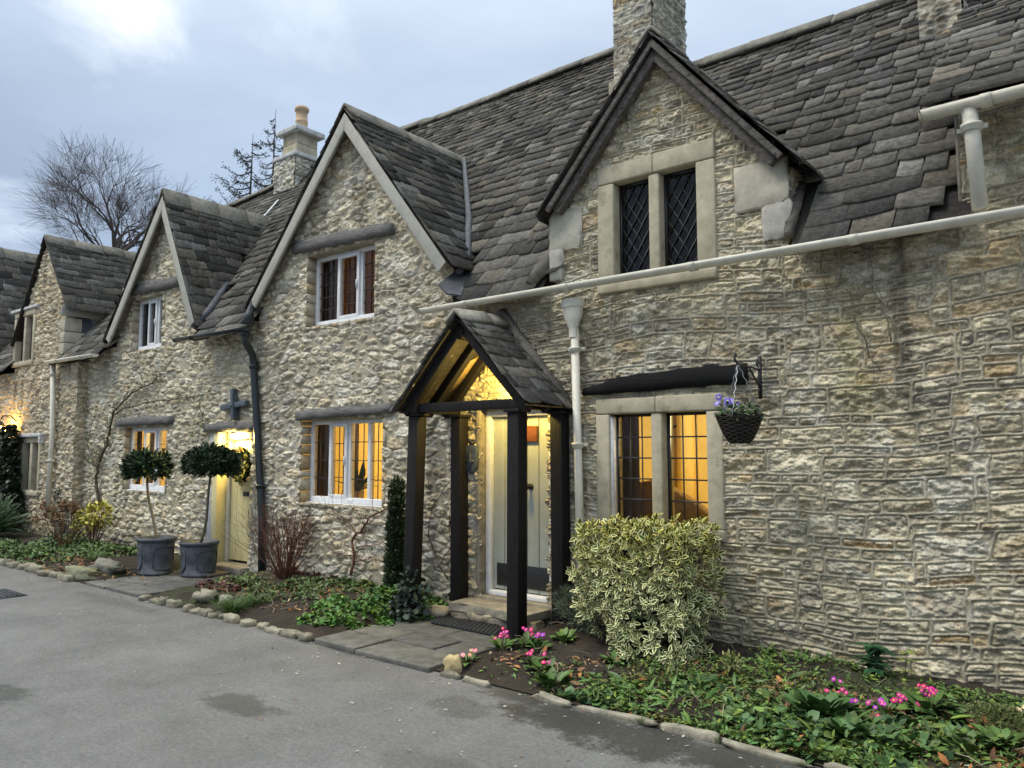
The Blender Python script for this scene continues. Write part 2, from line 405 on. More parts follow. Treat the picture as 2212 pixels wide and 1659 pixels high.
    lich = sst(.60, .66, fbm(U*7+su, W*8, 65, 5))*sst(.5, .6, fbm(U*1.1+sv, W*1.2, 67, 2)); C = C*(1-.5*lich[..., None]) + np.array((.62, .62, .57))*.5*lich[..., None]
    damp = np.clip(1-(W-.05)/.55, 0, 1)*sst(.3, .6, fbm(U*2, W*3+sv, 43, 3))   # rising damp and algae at the foot
    C = C*(1-.35*damp[..., None]) + np.array((.07, .075, .045))*(.30*damp[..., None])
    if style == 'ab':                                                  # ochre-green lichen run under the old creeper
        lx0 = onY(1860, 760, WALL_Y).x
        ly = np.exp(-((U-lx0+.1*vn(W*3, W*0, 71))/.13)**2)*sst(.35, .65, fbm(U*6, W*3, 73, 4))*sst(1.6, 2.0, W)*sst(3.0, 2.6, W)
        C = C*(1-.32*ly[..., None]) + np.array((.30, .27, .08))*.32*ly[..., None]
    C = C*np.array(tint)
    bow = .03*(fbm(U*.35+su, W*.5, 45, 2)-.5)
    n, m = U.shape
    if axis == 'x': V = np.stack([U, Y - h + bow, W], -1).reshape(-1, 3)
    else: V = np.stack([Y + h, U, W], -1).reshape(-1, 3)
    cx = (U[:-1, :-1]+U[1:, 1:])/2; cz = (W[:-1, :-1]+W[1:, 1:])/2
    k = keep(cx, cz)
    idx = np.arange(n*m).reshape(n, m)
    Q = np.stack([idx[:-1, :-1], idx[:-1, 1:], idx[1:, 1:], idx[1:, :-1]], -1)[k]
    if axis != 'x': pass
    used = np.zeros(n*m, bool); used[Q.ravel()] = True
    remap = np.cumsum(used)-1
    return mesh_np(name, V[used], remap[Q], [], C.reshape(-1, 3)[used], M['stone'], parent)

def rect_hole(x0, x1, z0, z1): return lambda X, Z: (X > x0) & (X < x1) & (Z > z0) & (Z < z1)

def reveal(parent, x0, x1, z0, z1, Y, depth=.22, sides='LRTB'):
    """stone sides of an opening"""
    mb = MB(); t = .04; ya, yb = Y-.002, Y+depth
    rng = random.Random(int(abs(x0*1000)))
    def strip(p0, p1, nrm):
        # rows of jamb stones along p0->p1
        L = (Vector(p1)-Vector(p0)).length; s = 0
        while s < L-.01:
            h = min(L-s, rng.uniform(.08, .2)); a = Vector(p0).lerp(Vector(p1), s/L); b = Vector(p0).lerp(Vector(p1), (s+h-.008)/L)
            e = rng.uniform(0, .006); n = Vector(nrm)
            c = random.Random(s+x0).choice([(.42,.37,.27),(.36,.31,.22),(.46,.42,.33),(.40,.31,.19)])
            A = [a-n*t, b-n*t, b+n*e, a+n*e]
            V = [(p.x, ya, p.z) for p in A] + [(p.x, yb, p.z) for p in A]
            mb.add(V, [(0,1,2,3),(4,7,6,5),(3,2,6,7),(0,4,5,1),(1,5,6,2),(0,3,7,4)], col=c); s += h
    if 'L' in sides: strip((x0, 0, z0), (x0, 0, z1), (1, 0, 0))
    if 'R' in sides: strip((x1, 0, z0), (x1, 0, z1), (-1, 0, 0))
    if 'T' in sides: strip((x0, 0, z1), (x1, 0, z1), (0, 0, -1))
    if 'B' in sides: strip((x0-.03, 0, z0), (x1+.03, 0, z0), (0, 0, 1))
    return mb.build('window_reveal', M['stone'], parent)

# ------------------------------------------------------------------ stone-tiled roofs: every tile is a slab of its own shape
def tile_roof(name, parent, O, u, v, L, S, clip, seed, g0=.26, g1=.12, thick=.023, wob=.03, mat='tile', light=1.0, slen=None):
    rng = random.Random(seed); O, u, v = Vector(O), Vector(u).normalized(), Vector(v).normalized()
    n = u.cross(v).normalized()
    if n.z < 0: n = -n
    flip = u.cross(v).z < 0
    mb = MB(); VV = []; QQ = []; CC = []; base = 0
    def sag(x, s): return .045*(float(fbm(np.array(x*.55+seed), np.array(s*.6+seed), 2, 2))-.5)
    s = -.05; row = 0
    while s < S-.03:
        t = max(0, s/S); g = g0*(1-t)+g1*t; g *= rng.uniform(.88, 1.12); ln = g*1.9
        x = -rng.random()*.3
        ph = rng.random()*10
        while x < L:
            w = g*rng.choice([.8, 1.1, 1.3, 1.6, 2.0, 2.5])*rng.uniform(.85, 1.15)
            w = max(w, .12)
            a, b = max(x, -.02), min(x+w, L+.02)
            x += w
            if b-a < .04: continue
            smax = S if slen is None else slen((a+b)/2)
            if s > smax: continue
            ctr = O + u*((a+b)/2) + v*(s+g*.4)
            if clip and not clip(ctr): continue
            gap = rng.uniform(.003, .009); a += gap; b -= gap
            lift = thick*rng.uniform(1.5, 2.2); th = thick*rng.uniform(.75, 1.35); top = min(s+ln, S+.02)
            dip = wob*(float(vn(np.array(((a+b)/2)*.9+seed), np.array(s*1.3), 3))-.5)*2 + rng.uniform(-.010, .010)
            skew = rng.uniform(-.012, .012)*(1 if rng.random() > .05 else 3); cr = rng.uniform(.03, .22)*g
            xs = [a, a+(b-a)*.22, a+(b-a)*.75, b]
            lo = [s+dip+cr*rng.uniform(.3, 1)-skew, s+dip+rng.uniform(-.008, .008)-skew*.5, s+dip+rng.uniform(-.008, .008)+skew*.5, s+dip+cr*rng.uniform(.3, 1)+skew]
            tilt = rng.uniform(-.006, .006)
            P = []
            for k in range(4):
                hh = lift+tilt*(k-1.5) + sag(xs[k], lo[k]); P.append(O+u*xs[k]+v*lo[k]+n*hh)
            for k in range(4):
                hh = th*.5 + sag(xs[k], top); P.append(O+u*xs[k]+v*top+n*hh)
            for k in range(4): P.append(P[k] - n*th + v*rng.uniform(0, .008))
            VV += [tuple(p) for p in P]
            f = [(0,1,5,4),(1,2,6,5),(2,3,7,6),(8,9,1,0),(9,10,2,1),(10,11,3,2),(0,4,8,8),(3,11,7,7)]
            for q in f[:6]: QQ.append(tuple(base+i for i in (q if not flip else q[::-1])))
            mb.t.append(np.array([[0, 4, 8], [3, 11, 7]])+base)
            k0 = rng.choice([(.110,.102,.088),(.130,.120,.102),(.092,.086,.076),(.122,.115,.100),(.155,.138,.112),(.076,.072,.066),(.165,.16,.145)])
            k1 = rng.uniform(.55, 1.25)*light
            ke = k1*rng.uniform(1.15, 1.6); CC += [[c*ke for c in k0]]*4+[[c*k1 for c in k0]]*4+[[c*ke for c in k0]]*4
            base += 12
        s += g; row += 1
    mb.v.append(np.array(VV)); mb.c.append(np.array(CC)); mb.n = base; mb.q.append(np.array(QQ))
    # battened underside so the roof is closed
    cell = .16; uV = []; uQ = []
    nx, ns = int(L/cell), int(S/cell)
    for i in range(nx):
        for j in range(ns):
            c = O+u*((i+.5)*L/nx)+v*((j+.5)*S/ns)
            if clip and not clip(c): continue
            if slen and (j+.5)*S/ns > slen((i+.5)*L/nx): continue
            k = len(uV)
            for (di, dj) in ((0,0),(1,0),(1,1),(0,1)):
                xx, ss = (i+di)*L/nx, (j+dj)*S/ns
                uV.append(tuple(O+u*xx+v*ss+n*(-.02+sag(xx, ss))))
            uQ.append((k, k+1, k+2, k+3))
    mb.add(uV, uQ, (), (.03, .027, .025))
    return mb.build(name, M[mat], parent)

def ridge_caps(parent, pts, seed, w=.17, drop=.85, seg=.45, col=(.17, .16, .135), name='ridge_tiles'):
    """pts: polyline of the ridge; half width w, side slope drop"""
    rng = random.Random(seed); mb = MB()
    for p, q in zip(pts[:-1], pts[1:]):
        p, q = Vector(p), Vector(q); L = (q-p).length; d = (q-p)/L; side = d.cross(Vector((0, 0, 1))).normalized()
        s = 0
        while s < L-.02:
            l = min(seg*rng.uniform(.85, 1.2), L-s); c = [x*rng.uniform(.8, 1.2) for x in [1]]*3
            dz = rng.uniform(-.008, .012)
            prof = [(-1, -drop), (-.55, -drop*.47), (-.16, -.07), (0, 0), (.16, -.07), (.55, -drop*.47), (1, -drop)]
            V = []
            for e in (s+.004, s+l-.004):
                for a, b in prof: V.append(tuple(p+d*e+side*(a*w)+Vector((0, 0, b*w+.05+dz+rng.uniform(-.004, .004)))))
                for a, b in prof: V.append(tuple(p+d*e+side*(a*w*.96)+Vector((0, 0, b*w+.012+dz))))
            n = 7; Q = []
            for k in range(n-1):
                Q += [(k, k+1, 14+k+1, 14+k), (7+k+1, 7+k, 21+k, 21+k+1), (k+1, k, 7+k, 7+k+1), (14+k, 14+k+1, 21+k+1, 21+k)]
            Q += [(0, 14, 21, 7), (6, 13, 27, 20)]
            k = rng.uniform(.75, 1.25)
            mb.add(V, Q, (), [x*k for x in col]); s += l
    return mb.build(name, M['ridge'], parent)

def gutter(parent, p, q, r=.055, mat='cream', brackets=3, name='gutter'):
    """half-round gutter with joints"""
    p, q = Vector(p), Vector(q); d = (q-p); L = d.length; d.normalize(); side = Vector((0, 0, 1)).cross(d).normalized()
    mb = MB(); ns = max(2, int(L/.5)); A = [pi+pi*k/8 for k in range(9)]
    def trough(a0, a1, ro, ri):
        V = []
        for e in (a0, a1):
            for rr in (ro, ri):
                for a in A: V.append(tuple(p+d*e+side*(cos(a)*rr)+Vector((0, 0, sin(a)*rr*.95))))
        Q = []
        for k in range(8): Q += [(k, k+1, 18+k+1, 18+k), (9+k+1, 9+k, 27+k, 27+k+1), (k+1, k, 9+k, 9+k+1), (18+k, 18+k+1, 27+k+1, 27+k)]
        Q += [(0, 18, 27, 9), (8, 17, 35, 26)]
        mb.add(V, Q)
    trough(0, L, r, r-.006)
    o = mb.build(name, M[mat], parent)
    for k in range(brackets):
        mb = MB(); e = L*(k+.5)/brackets; trough(e-.03, e+.03, r+.009, r+.001); mb.build('bracket', M[mat], o)
    for e in (.0, L):                                                   # stop ends
        mb = MB(); c = p+d*e; V = [tuple(c)]+[tuple(c+side*(cos(a)*(r+.004))+Vector((0, 0, sin(a)*(r+.004)*.95))) for a in A]
        V2 = [tuple(Vector(v)+d*.012*(1 if e else -1)) for v in V]
        n = len(V); mb.add(V+V2, [], [(0, i+1, i+2) for i in range(8)]+[(n, n+i+2, n+i+1) for i in range(8)])
        mb.build('stop_end', M[mat], o)
    return o

def downpipe(parent, pts, r=.036, mat='cream', collars=(), hopper=None, name='downpipe'):
    mb = MB(); mb.tube(pts, r, 14)
    o = mb.build(name, M[mat], parent, smooth=True)
    for z in collars:
        i = max(k for k in range(len(pts)) if pts[k][2] >= z) if any(p[2] >= z for p in pts) else 0
        a, b = Vector(pts[i]), Vector(pts[min(i+1, len(pts)-1)])
        t = (a.z-z)/max(1e-6, a.z-b.z) if b.z < a.z else 0
        c = a.lerp(b, min(max(t, 0), 1))
        mb = MB(); mb.lathe([(r+.001, -.035), (r+.012, -.032), (r+.012, -.008), (r+.018, -.004), (r+.018, .012), (r+.006, .016), (r+.001, .018)], c, 14)
        mb.box((c.x-.085, c.y+.02, c.z-.02), (c.x+.085, c.y+.032, c.z+.01))
        mb.build('collar', M[mat], o)
    return o

# ------------------------------------------------------------------ windows
def curtain(parent, x0, x1, z0, z1, Y, mat='curtain', folds=7, name='curtain'):
    n = folds*8; V = []
    for i in range(n+1):
        x = x0+(x1-x0)*i/n; y = Y+.022*sin(i/n*folds*2*pi)+.008*sin(i*1.7)
        V += [(x, y, z0), (x, y, z1)]
    mb = MB(); mb.add(V, [(2*i, 2*i+2, 2*i+3, 2*i+1) for i in range(n)])
    return mb.build(name, M[mat], parent, smooth=True)

def casement(parent, x0, x1, z0, z1, Y, n, opener=None, rows=4, cols=2, mat='white', bar=.05, label=None, split=None):
    """painted timber window of n lights with leaded panes; opener = index of a hinged sash"""
    mb = MB(); y0, y1 = Y-.035, Y+.035
    mb.box((x0, y0, z0), (x0+bar, y1, z1)); mb.box((x1-bar, y0, z0), (x1, y1, z1))
    mb.box((x0+bar, y0, z1-bar), (x1-bar, y1, z1)); mb.box((x0+bar, y0-.02, z0), (x1-bar, y1, z0+bar*1.3))
    mb.box((x0-.02, y0-.055, z0-.035), (x1+.02, y0+.02, z0-.002))
    w = (x1-x0-bar*(n+1))/n; lights = []
    for k in range(n):
        a = x0+bar+k*(w+bar)
        if k: mb.box((a-bar, y0+.003, z0+bar*1.3), (a, y1-.003, z1-bar))
        lights.append((a, a+w))
    win = mb.build('window', M[mat], parent, bevel=.005)
    if label: win['label'] = label
    lead = MB(); gl = MB()
    for k, (a, b) in enumerate(lights):
        c0, c1 = z0+bar*1.3, z1-bar
        if opener is not None and k in opener:
            s = .032; f = MB(); ya, yb = y0-.022, y0+.012
            e = .012
            f.box((a-e, ya, c0-e), (a+s, yb, c1+e)); f.box((b-s, ya, c0-e), (b+e, yb, c1+e))
            f.box((a+s, ya, c0-e), (b-s, yb, c0+s)); f.box((a+s, ya, c1-s), (b-s, yb, c1+e))
            f.build('sash', M[mat], win, bevel=.004)
            h = MB(); h.box((b-s+.008, ya-.018, (c0+c1)/2-.05), (b-s+.022, ya, (c0+c1)/2+.05)); h.build('catch', M[mat], win)
            a, b, c0, c1 = a+s, b-s, c0+s, c1-s
        gl.add([(a, Y+.004, c0), (b, Y+.004, c0), (b, Y+.004, c1), (a, Y+.004, c1)], [(0, 1, 2, 3)])
        t = .0045
        for i in range(1, cols):
            x = a+(b-a)*i/cols; lead.box((x-t, Y-.006, c0), (x+t, Y+.002, c1))
        for j in range(1, rows):
            z = c0+(c1-c0)*j/rows; lead.box((a, Y-.008, z-t), (b, Y+.0, z+t))
    gl.build('glass', M['glass'], win); lead.build('lead_came', M['came'], win)
    return win

def lintel(parent, x0, x1, za, zb, th, Y, mat='oldwood', seed=0, out=.062, label=None):
    """a hewn beam with wavering edges: za / zb are the heights of its underside at each end"""
    rng = random.Random(seed); n = 12; V = []; 
    for i in range(n+1):
        t = i/n; x = x0+(x1-x0)*t; z = za+(zb-za)*t
        lo = z+rng.uniform(-.008, .008); hi = z+th*(1-.25*abs(t-.5))+rng.uniform(-.012, .012); y = Y-out+rng.uniform(-.008, .008)
        V += [(x, y, lo), (x, y-.006, (lo+hi)/2), (x, y, hi), (x, Y+.2, hi), (x, Y+.2, lo)]
    Q = []
    for i in range(n):
        for k in range(5): Q.append((i*5+k, (i+1)*5+k, (i+1)*5+(k+1) % 5, i*5+(k+1) % 5))
    T = [(0, 1, 2), (0, 2, 3), (0, 3, 4)]; e = n*5; T += [(e, e+2, e+1), (e, e+3, e+2), (e, e+4, e+3)]
    mb = MB(); mb.add(V, Q, T); o = mb.build('lintel', M[mat], parent)
    if label: o['label'] = label
    return o

def room(parent, x0, x1, y0, y1, z0, z1, mat):
    mb = MB()
    V = [(x0,y0,z0),(x1,y0,z0),(x1,y1,z0),(x0,y1,z0),(x0,y0,z1),(x1,y0,z1),(x1,y1,z1),(x0,y1,z1)]
    mb.add(V, [(0,1,2,3),(4,7,6,5),(1,5,6,2),(2,6,7,3),(3,7,4,0)])
    return mb.build('room', M[mat], parent)
def lamp(name, loc, power, colr=(1, .62, .2), size=.08):
    l = bpy.data.lights.new(name, 'POINT'); l.energy = power; l.color = colr; l.shadow_soft_size = size
    o = bpy.data.objects.new(name, l); COL.objects.link(o); o.location = loc; return o

def barge(parent, apex, foot, Y, w, th, mat, out=.0):
    """board under a gable's verge, its top edge on the line apex-foot, in the plane Y"""
    a, f = Vector(apex), Vector(foot); d = (f-a).normalized(); nn = Vector((d.z, 0, -d.x))
    if nn.z > 0: nn = -nn
    mb = MB(); cut = a.copy()
    k = w/max(.2, abs(nn.z)); A = [(a.x, a.z), (f.x, f.z), (f.x+nn.x*w, f.z+nn.z*w), (a.x, a.z-k)]
    mb.prism(A, Y-th, Y)
    return mb.build('bargeboard', M[mat], parent, bevel=.004)

def shell(parent, x0, x1, yb, z_eave, ridge_y, ridge_z):
    """back slope, rear and end walls that close the cottage"""
    mb = MB()
    mb.add([(x0, ridge_y, ridge_z), (x1, ridge_y, ridge_z), (x1, yb, z_eave), (x0, yb, z_eave), (x0, yb, 0), (x1, yb, 0)], [(0, 1, 2, 3), (3, 2, 5, 4)], col=(.09, .08, .07))
    return mb.build('rear_wall', M['tile'], parent)
# ================================================================== the row of cottages
def under(ax, az, lx, lz, rx, rz):
    """True below a gable's two slopes"""
    def f(X, Z):
        return np.where(X < ax, Z < lz+(az-lz)*(X-lx)/(ax-lx), Z < rz+(az-rz)*(X-rx)/(ax-rx)) & (X > lx) & (X < rx)
    return f
def roof_z(g, x):
    ax, az, lx, lz, rx, rz = g
    return lz+(az-lz)*(x-lx)/(ax-lx) if x < ax else rz+(az-rz)*(x-rx)/(ax-rx)
SL = 1.24
def planeA(y): return 3.08 + SL*(y-5.5)
def planeC(y): return 3.22 + 1.178*(y-5.45)
def planeD(y): return 3.2 + 1.13*(y-5.35)
RIDGE_Y, RIDGE_Z = 8.66, planeA(8.66)
RA_Y = 7.815; RA_Z = planeA(RA_Y)
DOR = (-2.90, 5.0, -4.03, 3.77, -1.82, 3.75)     # dormer gable: apex, left foot, right foot
GB = (-6.88, 5.50, -8.68, 3.52, -5.26, 3.50)
GC = (-11.12, 5.42, -12.78, 3.42, -10.08, 3.40)
GD = (-15.42, 5.48, -16.7, 3.7, -14.42, 4.17)

cotA = empty('stone_cottage', (-3, 5.65, 0), 'nearest stone cottage with ribbon pointing, a leaded dormer and a dark timber porch', 'cottage')
cotB = empty('stone_cottage', (-7, 5.65, 0), 'stone cottage with tall cream-edged gable and two white windows, left of the porch', 'cottage')
cotC = empty('stone_cottage', (-11.5, 5.65, 0), 'stone cottage with the pale yellow door, iron wall cross and climber', 'cottage')
cotD = empty('stone_cottage', (-15.5, 5.5, 0), 'stone cottage with mullioned windows and a slate-sided gable, beyond the cream pipe', 'cottage')
cotE = empty('stone_cottage', (-19.6, 5.3, 0), 'farthest cottage, only a strip of its stone roof showing at the left edge', 'cottage')
for c in (cotA, cotB, cotC, cotD, cotE):
    c['group'] = 'stone cottages in the row'; l = c.location.copy(); c.location = (0, 0, 0)

# ---------------------------------------------------------------- nearest cottage
XA0, XB0 = -5.28, -8.72
wA = (onY(1290, 860, WALL_Y).x, onY(1562, 860, WALL_Y).x, 1.0, 2.05)      # stone-framed window
wD = (onY(1292, 300, WALL_Y).x, onY(1545, 300, WALL_Y).x, 3.05, 4.10)     # dormer window
dA = (-4.90, -4.09, .2, 2.02)                                              # door opening
hA = rect_hole(wA[0]+.05, wA[1]-.05, wA[2]+.03, wA[3]-.03); hD = rect_hole(wD[0]+.05, wD[1]-.05, wD[2]+.03, wD[3]-.03)
hdA = rect_hole(*dA)
dorm = under(*DOR)
def keepA(X, Z):
    body = (Z < 3.12) | (dorm(X, Z) & (X > -4.0) & (X < -1.87)) | ((X > -.74) & (Z < 3.86))
    return body & ~hA(X, Z) & ~hD(X, Z) & ~(hdA(X+.02*np.sin(Z*23)+.014*np.sin(Z*51), Z))
stone_wall('wall', cotA, XA0, .45, -.05, 4.95, WALL_Y, .0058, 'ab', keepA, 11, tint=(1.0, .962, .875), blend=-4.86)
stone_wall('wall', cotA, .4505, 3.6, -.05, 3.86, WALL_Y, .016, 'a', lambda X, Z: X > -9, 12, tint=(1.0, .962, .875))
# dormer cheek facing right, and the return beside the raised wall
stone_wall('dormer_cheek', cotA, WALL_Y-.02, 6.2, 3.05, 3.76, -1.87, .012, 'a', lambda Yc, Z: Z > planeA(Yc)-.1, 13, axis='y')
mb = MB(); mb.box((-4.0, WALL_Y+.02, 3.0), (-3.98, 6.1, 3.6)); mb.build('dormer_cheek', M['mortar'], cotA)
mb = MB(); mb.box((-.76, WALL_Y+.0, 2.95), (-.735, 6.4, 3.85)); mb.build('wall_return', M['mortar'], cotA)
# big pale quoins at the dormer's corners
def quoin(px0, py0, px1, py1, parent=cotA, Y=WALL_Y, seed=0, depth=.3):
    a, b = onY(px0, py0, Y), onY(px1, py1, Y); mb = MB(); rng = random.Random(seed)
    x0, x1, z0, z1 = a.x, b.x, b.z, a.z
    n = 7; V = []
    for j in range(n+1):
        for i in range(n+1):
            e = .018 if (i in (0, n) or j in (0, n)) else 0
            V.append((x0+(x1-x0)*i/n+rng.uniform(-.006, .006), Y-.045+e+rng.uniform(-.004, .004), z0+(z1-z0)*j/n+rng.uniform(-.006, .006)))
    Q = [(j*(n+1)+i, j*(n+1)+i+1, (j+1)*(n+1)+i+1, (j+1)*(n+1)+i) for j in range(n) for i in range(n)]
    mb.add(V, Q, (), rng.choice([(.44, .415, .34), (.40, .385, .335), (.46, .42, .34)]))
    mb.box((x0+.004, Y-.03, z0+.004), (x1-.004, Y+depth, z1-.004), col=(.47, .44, .37))
    return mb.build('quoin', M['quoin'], parent)
quoin(1190, 462, 1260, 535, seed=1); quoin(1190, 540, 1220, 605, seed=2)
quoin(1588, 366, 1706, 440, seed=3, depth=.05); quoin(1648, 443, 1712, 512, seed=4, depth=.2)

tile_roof('roof', cotA, (-4.55, 5.50, planeA(5.50)), (1, 0, 0), (0, 1, SL), 8.2, (RA_Y-5.50)*sqrt(1+SL*SL),
          lambda p: not (DOR[2]+.02 < p.x < DOR[4]-.03 and p.z < roof_z(DOR, p.x)-.02) and not (p.x > -.735 and p.z < 3.86+.82*(p.y-5.47)-.03 and p.y < 7.4), 21, .225, .085)
ridge_caps(cotA, [(-3.98, RA_Y, RA_Z+.04), (-2, RA_Y, RA_Z+.01), (3.6, RA_Y, RA_Z+.05)], 22)
# raised part at the right with its flatter roof
tile_roof('raised_roof', cotA, (-.88, 5.44, 3.84), (1, 0, 0), (0, 1, .82), 4.5, 2.62, None, 23, .2, .11)
# dormer roof, its dark weathered verge boards
def gable_roof(parent, g, Y0, plane, seed, over=.0, ext=.07, g0=.2, g1=.13, name='gable_roof', ymax=None, light=1.0):
    ax, az, lx, lz, rx, rz = g
    yr = Y0
    for k in range(400):
        if plane(yr) > az+.05: break
        yr += .01
    L = (ymax or yr) - Y0 + .1
    for (fx, fz, sgn) in ((rx, rz, 1), (lx, lz, -1)):
        d = Vector((ax-fx, 0, az-fz)); S = d.length; d.normalize(); O = Vector((fx, Y0, fz)) - d*ext
        tile_roof(name, parent, O, (0, 1, 0), d, L, S+ext, lambda p: p.z > plane(p.y)-.05, seed+sgn, g0, g1, light=light)
    ridge_caps(parent, [(ax, Y0-.01, az+.015), (ax, Y0+L-.12, az+.015)], seed+5, w=.15, drop=(az-rz)/abs(ax-rx)*.9)
DORR = (DOR[0], DOR[1]+.07, DOR[2]-.02, DOR[3]+.02, DOR[4]+.06, DOR[5]-.02)
gable_roof(cotA, DORR, 5.478, planeA, 31, ext=.03, name='dormer_roof', g0=.19, g1=.13)
for (fx, fz) in ((DOR[2]+.03, DOR[3]+.02), (DOR[4]-.02, DOR[5]+.03)):
    barge(cotA, (DOR[0], 0, DOR[1]+.04), (fx, 0, fz), 5.515, .05, .03, 'greybarge')
    barge(cotA, (DOR[0], 0, DOR[1]-.03), (fx+(.06 if fx < DOR[0] else -.06), 0, fz-.0), 5.60, .075, .07, 'greybarge')
mb = MB()
for (fx, fz) in ((DOR[2], DOR[3]), (DOR[4], DOR[5])):                      # soffit under the verge
    a = Vector((DOR[0], 0, DOR[1]+.02)); f = Vector((fx, 0, fz+.02))
    mb.add([(a.x, 5.50, a.z), (f.x, 5.50, f.z), (f.x, 5.7, f.z), (a.x, 5.7, a.z)], [(0, 1, 2, 3)])
mb.build('verge_soffit', M['greybarge'], cotA)

def stone_window(parent, x0, x1, z0, z1, Y, fr, mull, lead='square', rows=5, cols=3, depth=.12, label=None, white_left=False):
    """dressed stone frame with a mullion, glazed lights set back"""
    mb = MB(); y0 = Y-.03; y1 = Y+.2; m = (x0+x1)/2
    cut = .028
    mb.box((x0, y0, z0), (x0+fr, y1, z1-fr)); mb.box((x1-fr, y0, z0), (x1, y1, z1-fr))
    mb.box((x0, y0-.002, z1-fr+.002), (m-.001, y1, z1)); mb.box((m+.001, y0-.004, z1-fr+.002), (x1, y1, z1+.004))
    mb.box((x0-.0, y0-.02, z0-.09), (x1+.0, y1, z0-.002)); mb.box((m-mull/2, y0+.012, z0), (m+mull/2, y1, z1-fr))
    win = mb.build('window', M['dressed'], parent, bevel=.014)
    if label: win['label'] = label
    gl = MB(); ld = MB(); ir = MB(); t = .005
    for k, (a, b) in enumerate(((x0+fr, m-mull/2), (m+mull/2, x1-fr))):
        c0, c1 = z0, z1-fr; yg = Y+depth-.03
        f = .022
        for q in ((a, c0, a+f, c1), (b-f, c0, b, c1), (a+f, c0, b-f, c0+f), (a+f, c1-f, b-f, c1)): ir.box((q[0], yg-.012, q[1]), (q[2], yg+.02, q[3]))
        a, b, c0, c1 = a+f, b-f, c0+f, c1-f
        gl.add([(a, yg+.004, c0), (b, yg+.004, c0), (b, yg+.004, c1), (a, yg+.004, c1)], [(0, 1, 2, 3)])
        if lead == 'square':
            for i in range(1, cols): x = a+(b-a)*i/cols; ld.box((x-t, yg-.006, c0), (x+t, yg+.002, c1))
            for j in range(1, rows): z = c0+(c1-c0)*j/rows; ld.box((a, yg-.009, z-t*1.2), (b, yg-.001, z+t*1.2))
        else:
            w, h = (b-a)/3.0, (b-a)/3.0*1.62
            for s in (1, -1):
                kx = -40
                for q in range(-14, 15):
                    # line x = a + w*q + s*(z-c0)*w/h, clipped
                    z_in = []
                    za, zb = c0, c1
                    xa = a+w*q if s > 0 else b-w*q
                    f_ = lambda z: xa+s*(z-c0)*w/h
                    lo, hi = sorted(((a-xa)*s*h/w+c0, (b-xa)*s*h/w+c0)); lo, hi = max(lo, c0), min(hi, c1)
                    if hi-lo > .02: ld.beam((f_(lo), yg-.003-.003*s, lo), (f_(hi), yg-.003-.003*s, hi), .010, .006, up=(0, 1, 0))
    ir.build('casement', M['blackmetal'], win); gl.build('glass', M['glass'], win); ld.build('lead_came', M['came'], win)
    if white_left:
        w = MB(); w.box((x0+fr-.028, Y-.005, z0+.002), (x0+fr+.012, Y+.085, z1-fr-.02)); w.box((x0+fr, Y+.0, z0+.001), (m-mull/2, Y+.085, z0+.02)); w.build('white_lining', M['white'], win)
    return win
stone_window(cotA, wA[0], wA[1], wA[2], wA[3], WALL_Y, .135, .10, 'square', 5, 3, label='lit two-light stone window beside the hanging basket', white_left=True)
stone_window(cotA, wD[0], wD[1], wD[2], wD[3], WALL_Y, .165, .10, 'diamond', label='dormer window with diamond leaded lights')
# black beam over the window, tapering to its left end
p0, p1 = onY(1265, 848, WALL_Y), onY(1617, 833, WALL_Y); n = 16; V = []; rng = random.Random(5)
for i in range(n+1):
    t = i/n; x = p0.x+(p1.x-p0.x)*t; lo = 2.085+.03*t+rng.uniform(-.006, .006); h = (.05+.35*t if t < .25 else .1375+.02*t)+rng.uniform(-.008, .008); y = WALL_Y-.045-rng.uniform(0, .012)
    V += [(x, y, lo), (x, y-.006, lo+h*.5), (x, y+.003, lo+h), (x, WALL_Y+.1, lo+h), (x, WALL_Y+.1, lo)]
mb = MB(); mb.add(V, [(i*5+k, (i+1)*5+k, (i+1)*5+(k+1) % 5, i*5+(k+1) % 5) for i in range(n) for k in range(5)], [(0, 1, 2), (0, 2, 3), (0, 3, 4), (n*5, n*5+2, n*5+1), (n*5, n*5+3, n*5+2), (n*5, n*5+4, n*5+3)])
o = mb.build('lintel', M['blackbeam'], cotA); o['label'] = 'black hewn beam over the lit stone window'
# lit room behind it
room(cotA, wA[0]-.6, wA[1]+1.0, 5.9, 8.2, .35, 2.45, 'roomwall')
curtain(cotA, onY(1315, 980, 5.99).x, onY(1382, 980, 5.99).x, .9, 2.0, 5.99, folds=4)
lamp('room_lamp', (-2.75, 7.2, 2.1), 46, (1, .86, .46))
# dim space behind the dormer
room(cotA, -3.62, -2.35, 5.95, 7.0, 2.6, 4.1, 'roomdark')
# gutters and pipes
ga, gb = onY(925, 655, 5.50), onY(2230, 447, 5.50)
gutter(cotA, (ga.x, 5.43, 3.04), (1.6, 5.43, 3.07), .055, brackets=6)
zt = 2.94
xa, xb = onY(1241, 660, 5.57).x, onY(1259, 1330, 5.57).x
def lx(z): return xa+(xb-xa)*(2.85-z)/2.85
dp = downpipe(cotA, [(lx(2.72), 5.565, 2.72), (lx(.02), 5.565, .02)], .037, 'cream', collars=(2.5, 1.66, .32))
mb = MB(); A8 = [pi/8+pi/4*k for k in range(8)]
prof = [(.115, 2.94), (.115, 2.87), (.10, 2.86), (.095, 2.80), (.055, 2.70), (.042, 2.68), (.042, 2.60)]
V = [(xa+cos(a)*r*1.0, 5.545+sin(a)*r*.62, z) for r, z in prof for a in A8]
mb.add(V, [(i*8+k, i*8+(k+1) % 8, (i+1)*8+(k+1) % 8, (i+1)*8+k) for i in range(len(prof)-1) for k in range(8)])
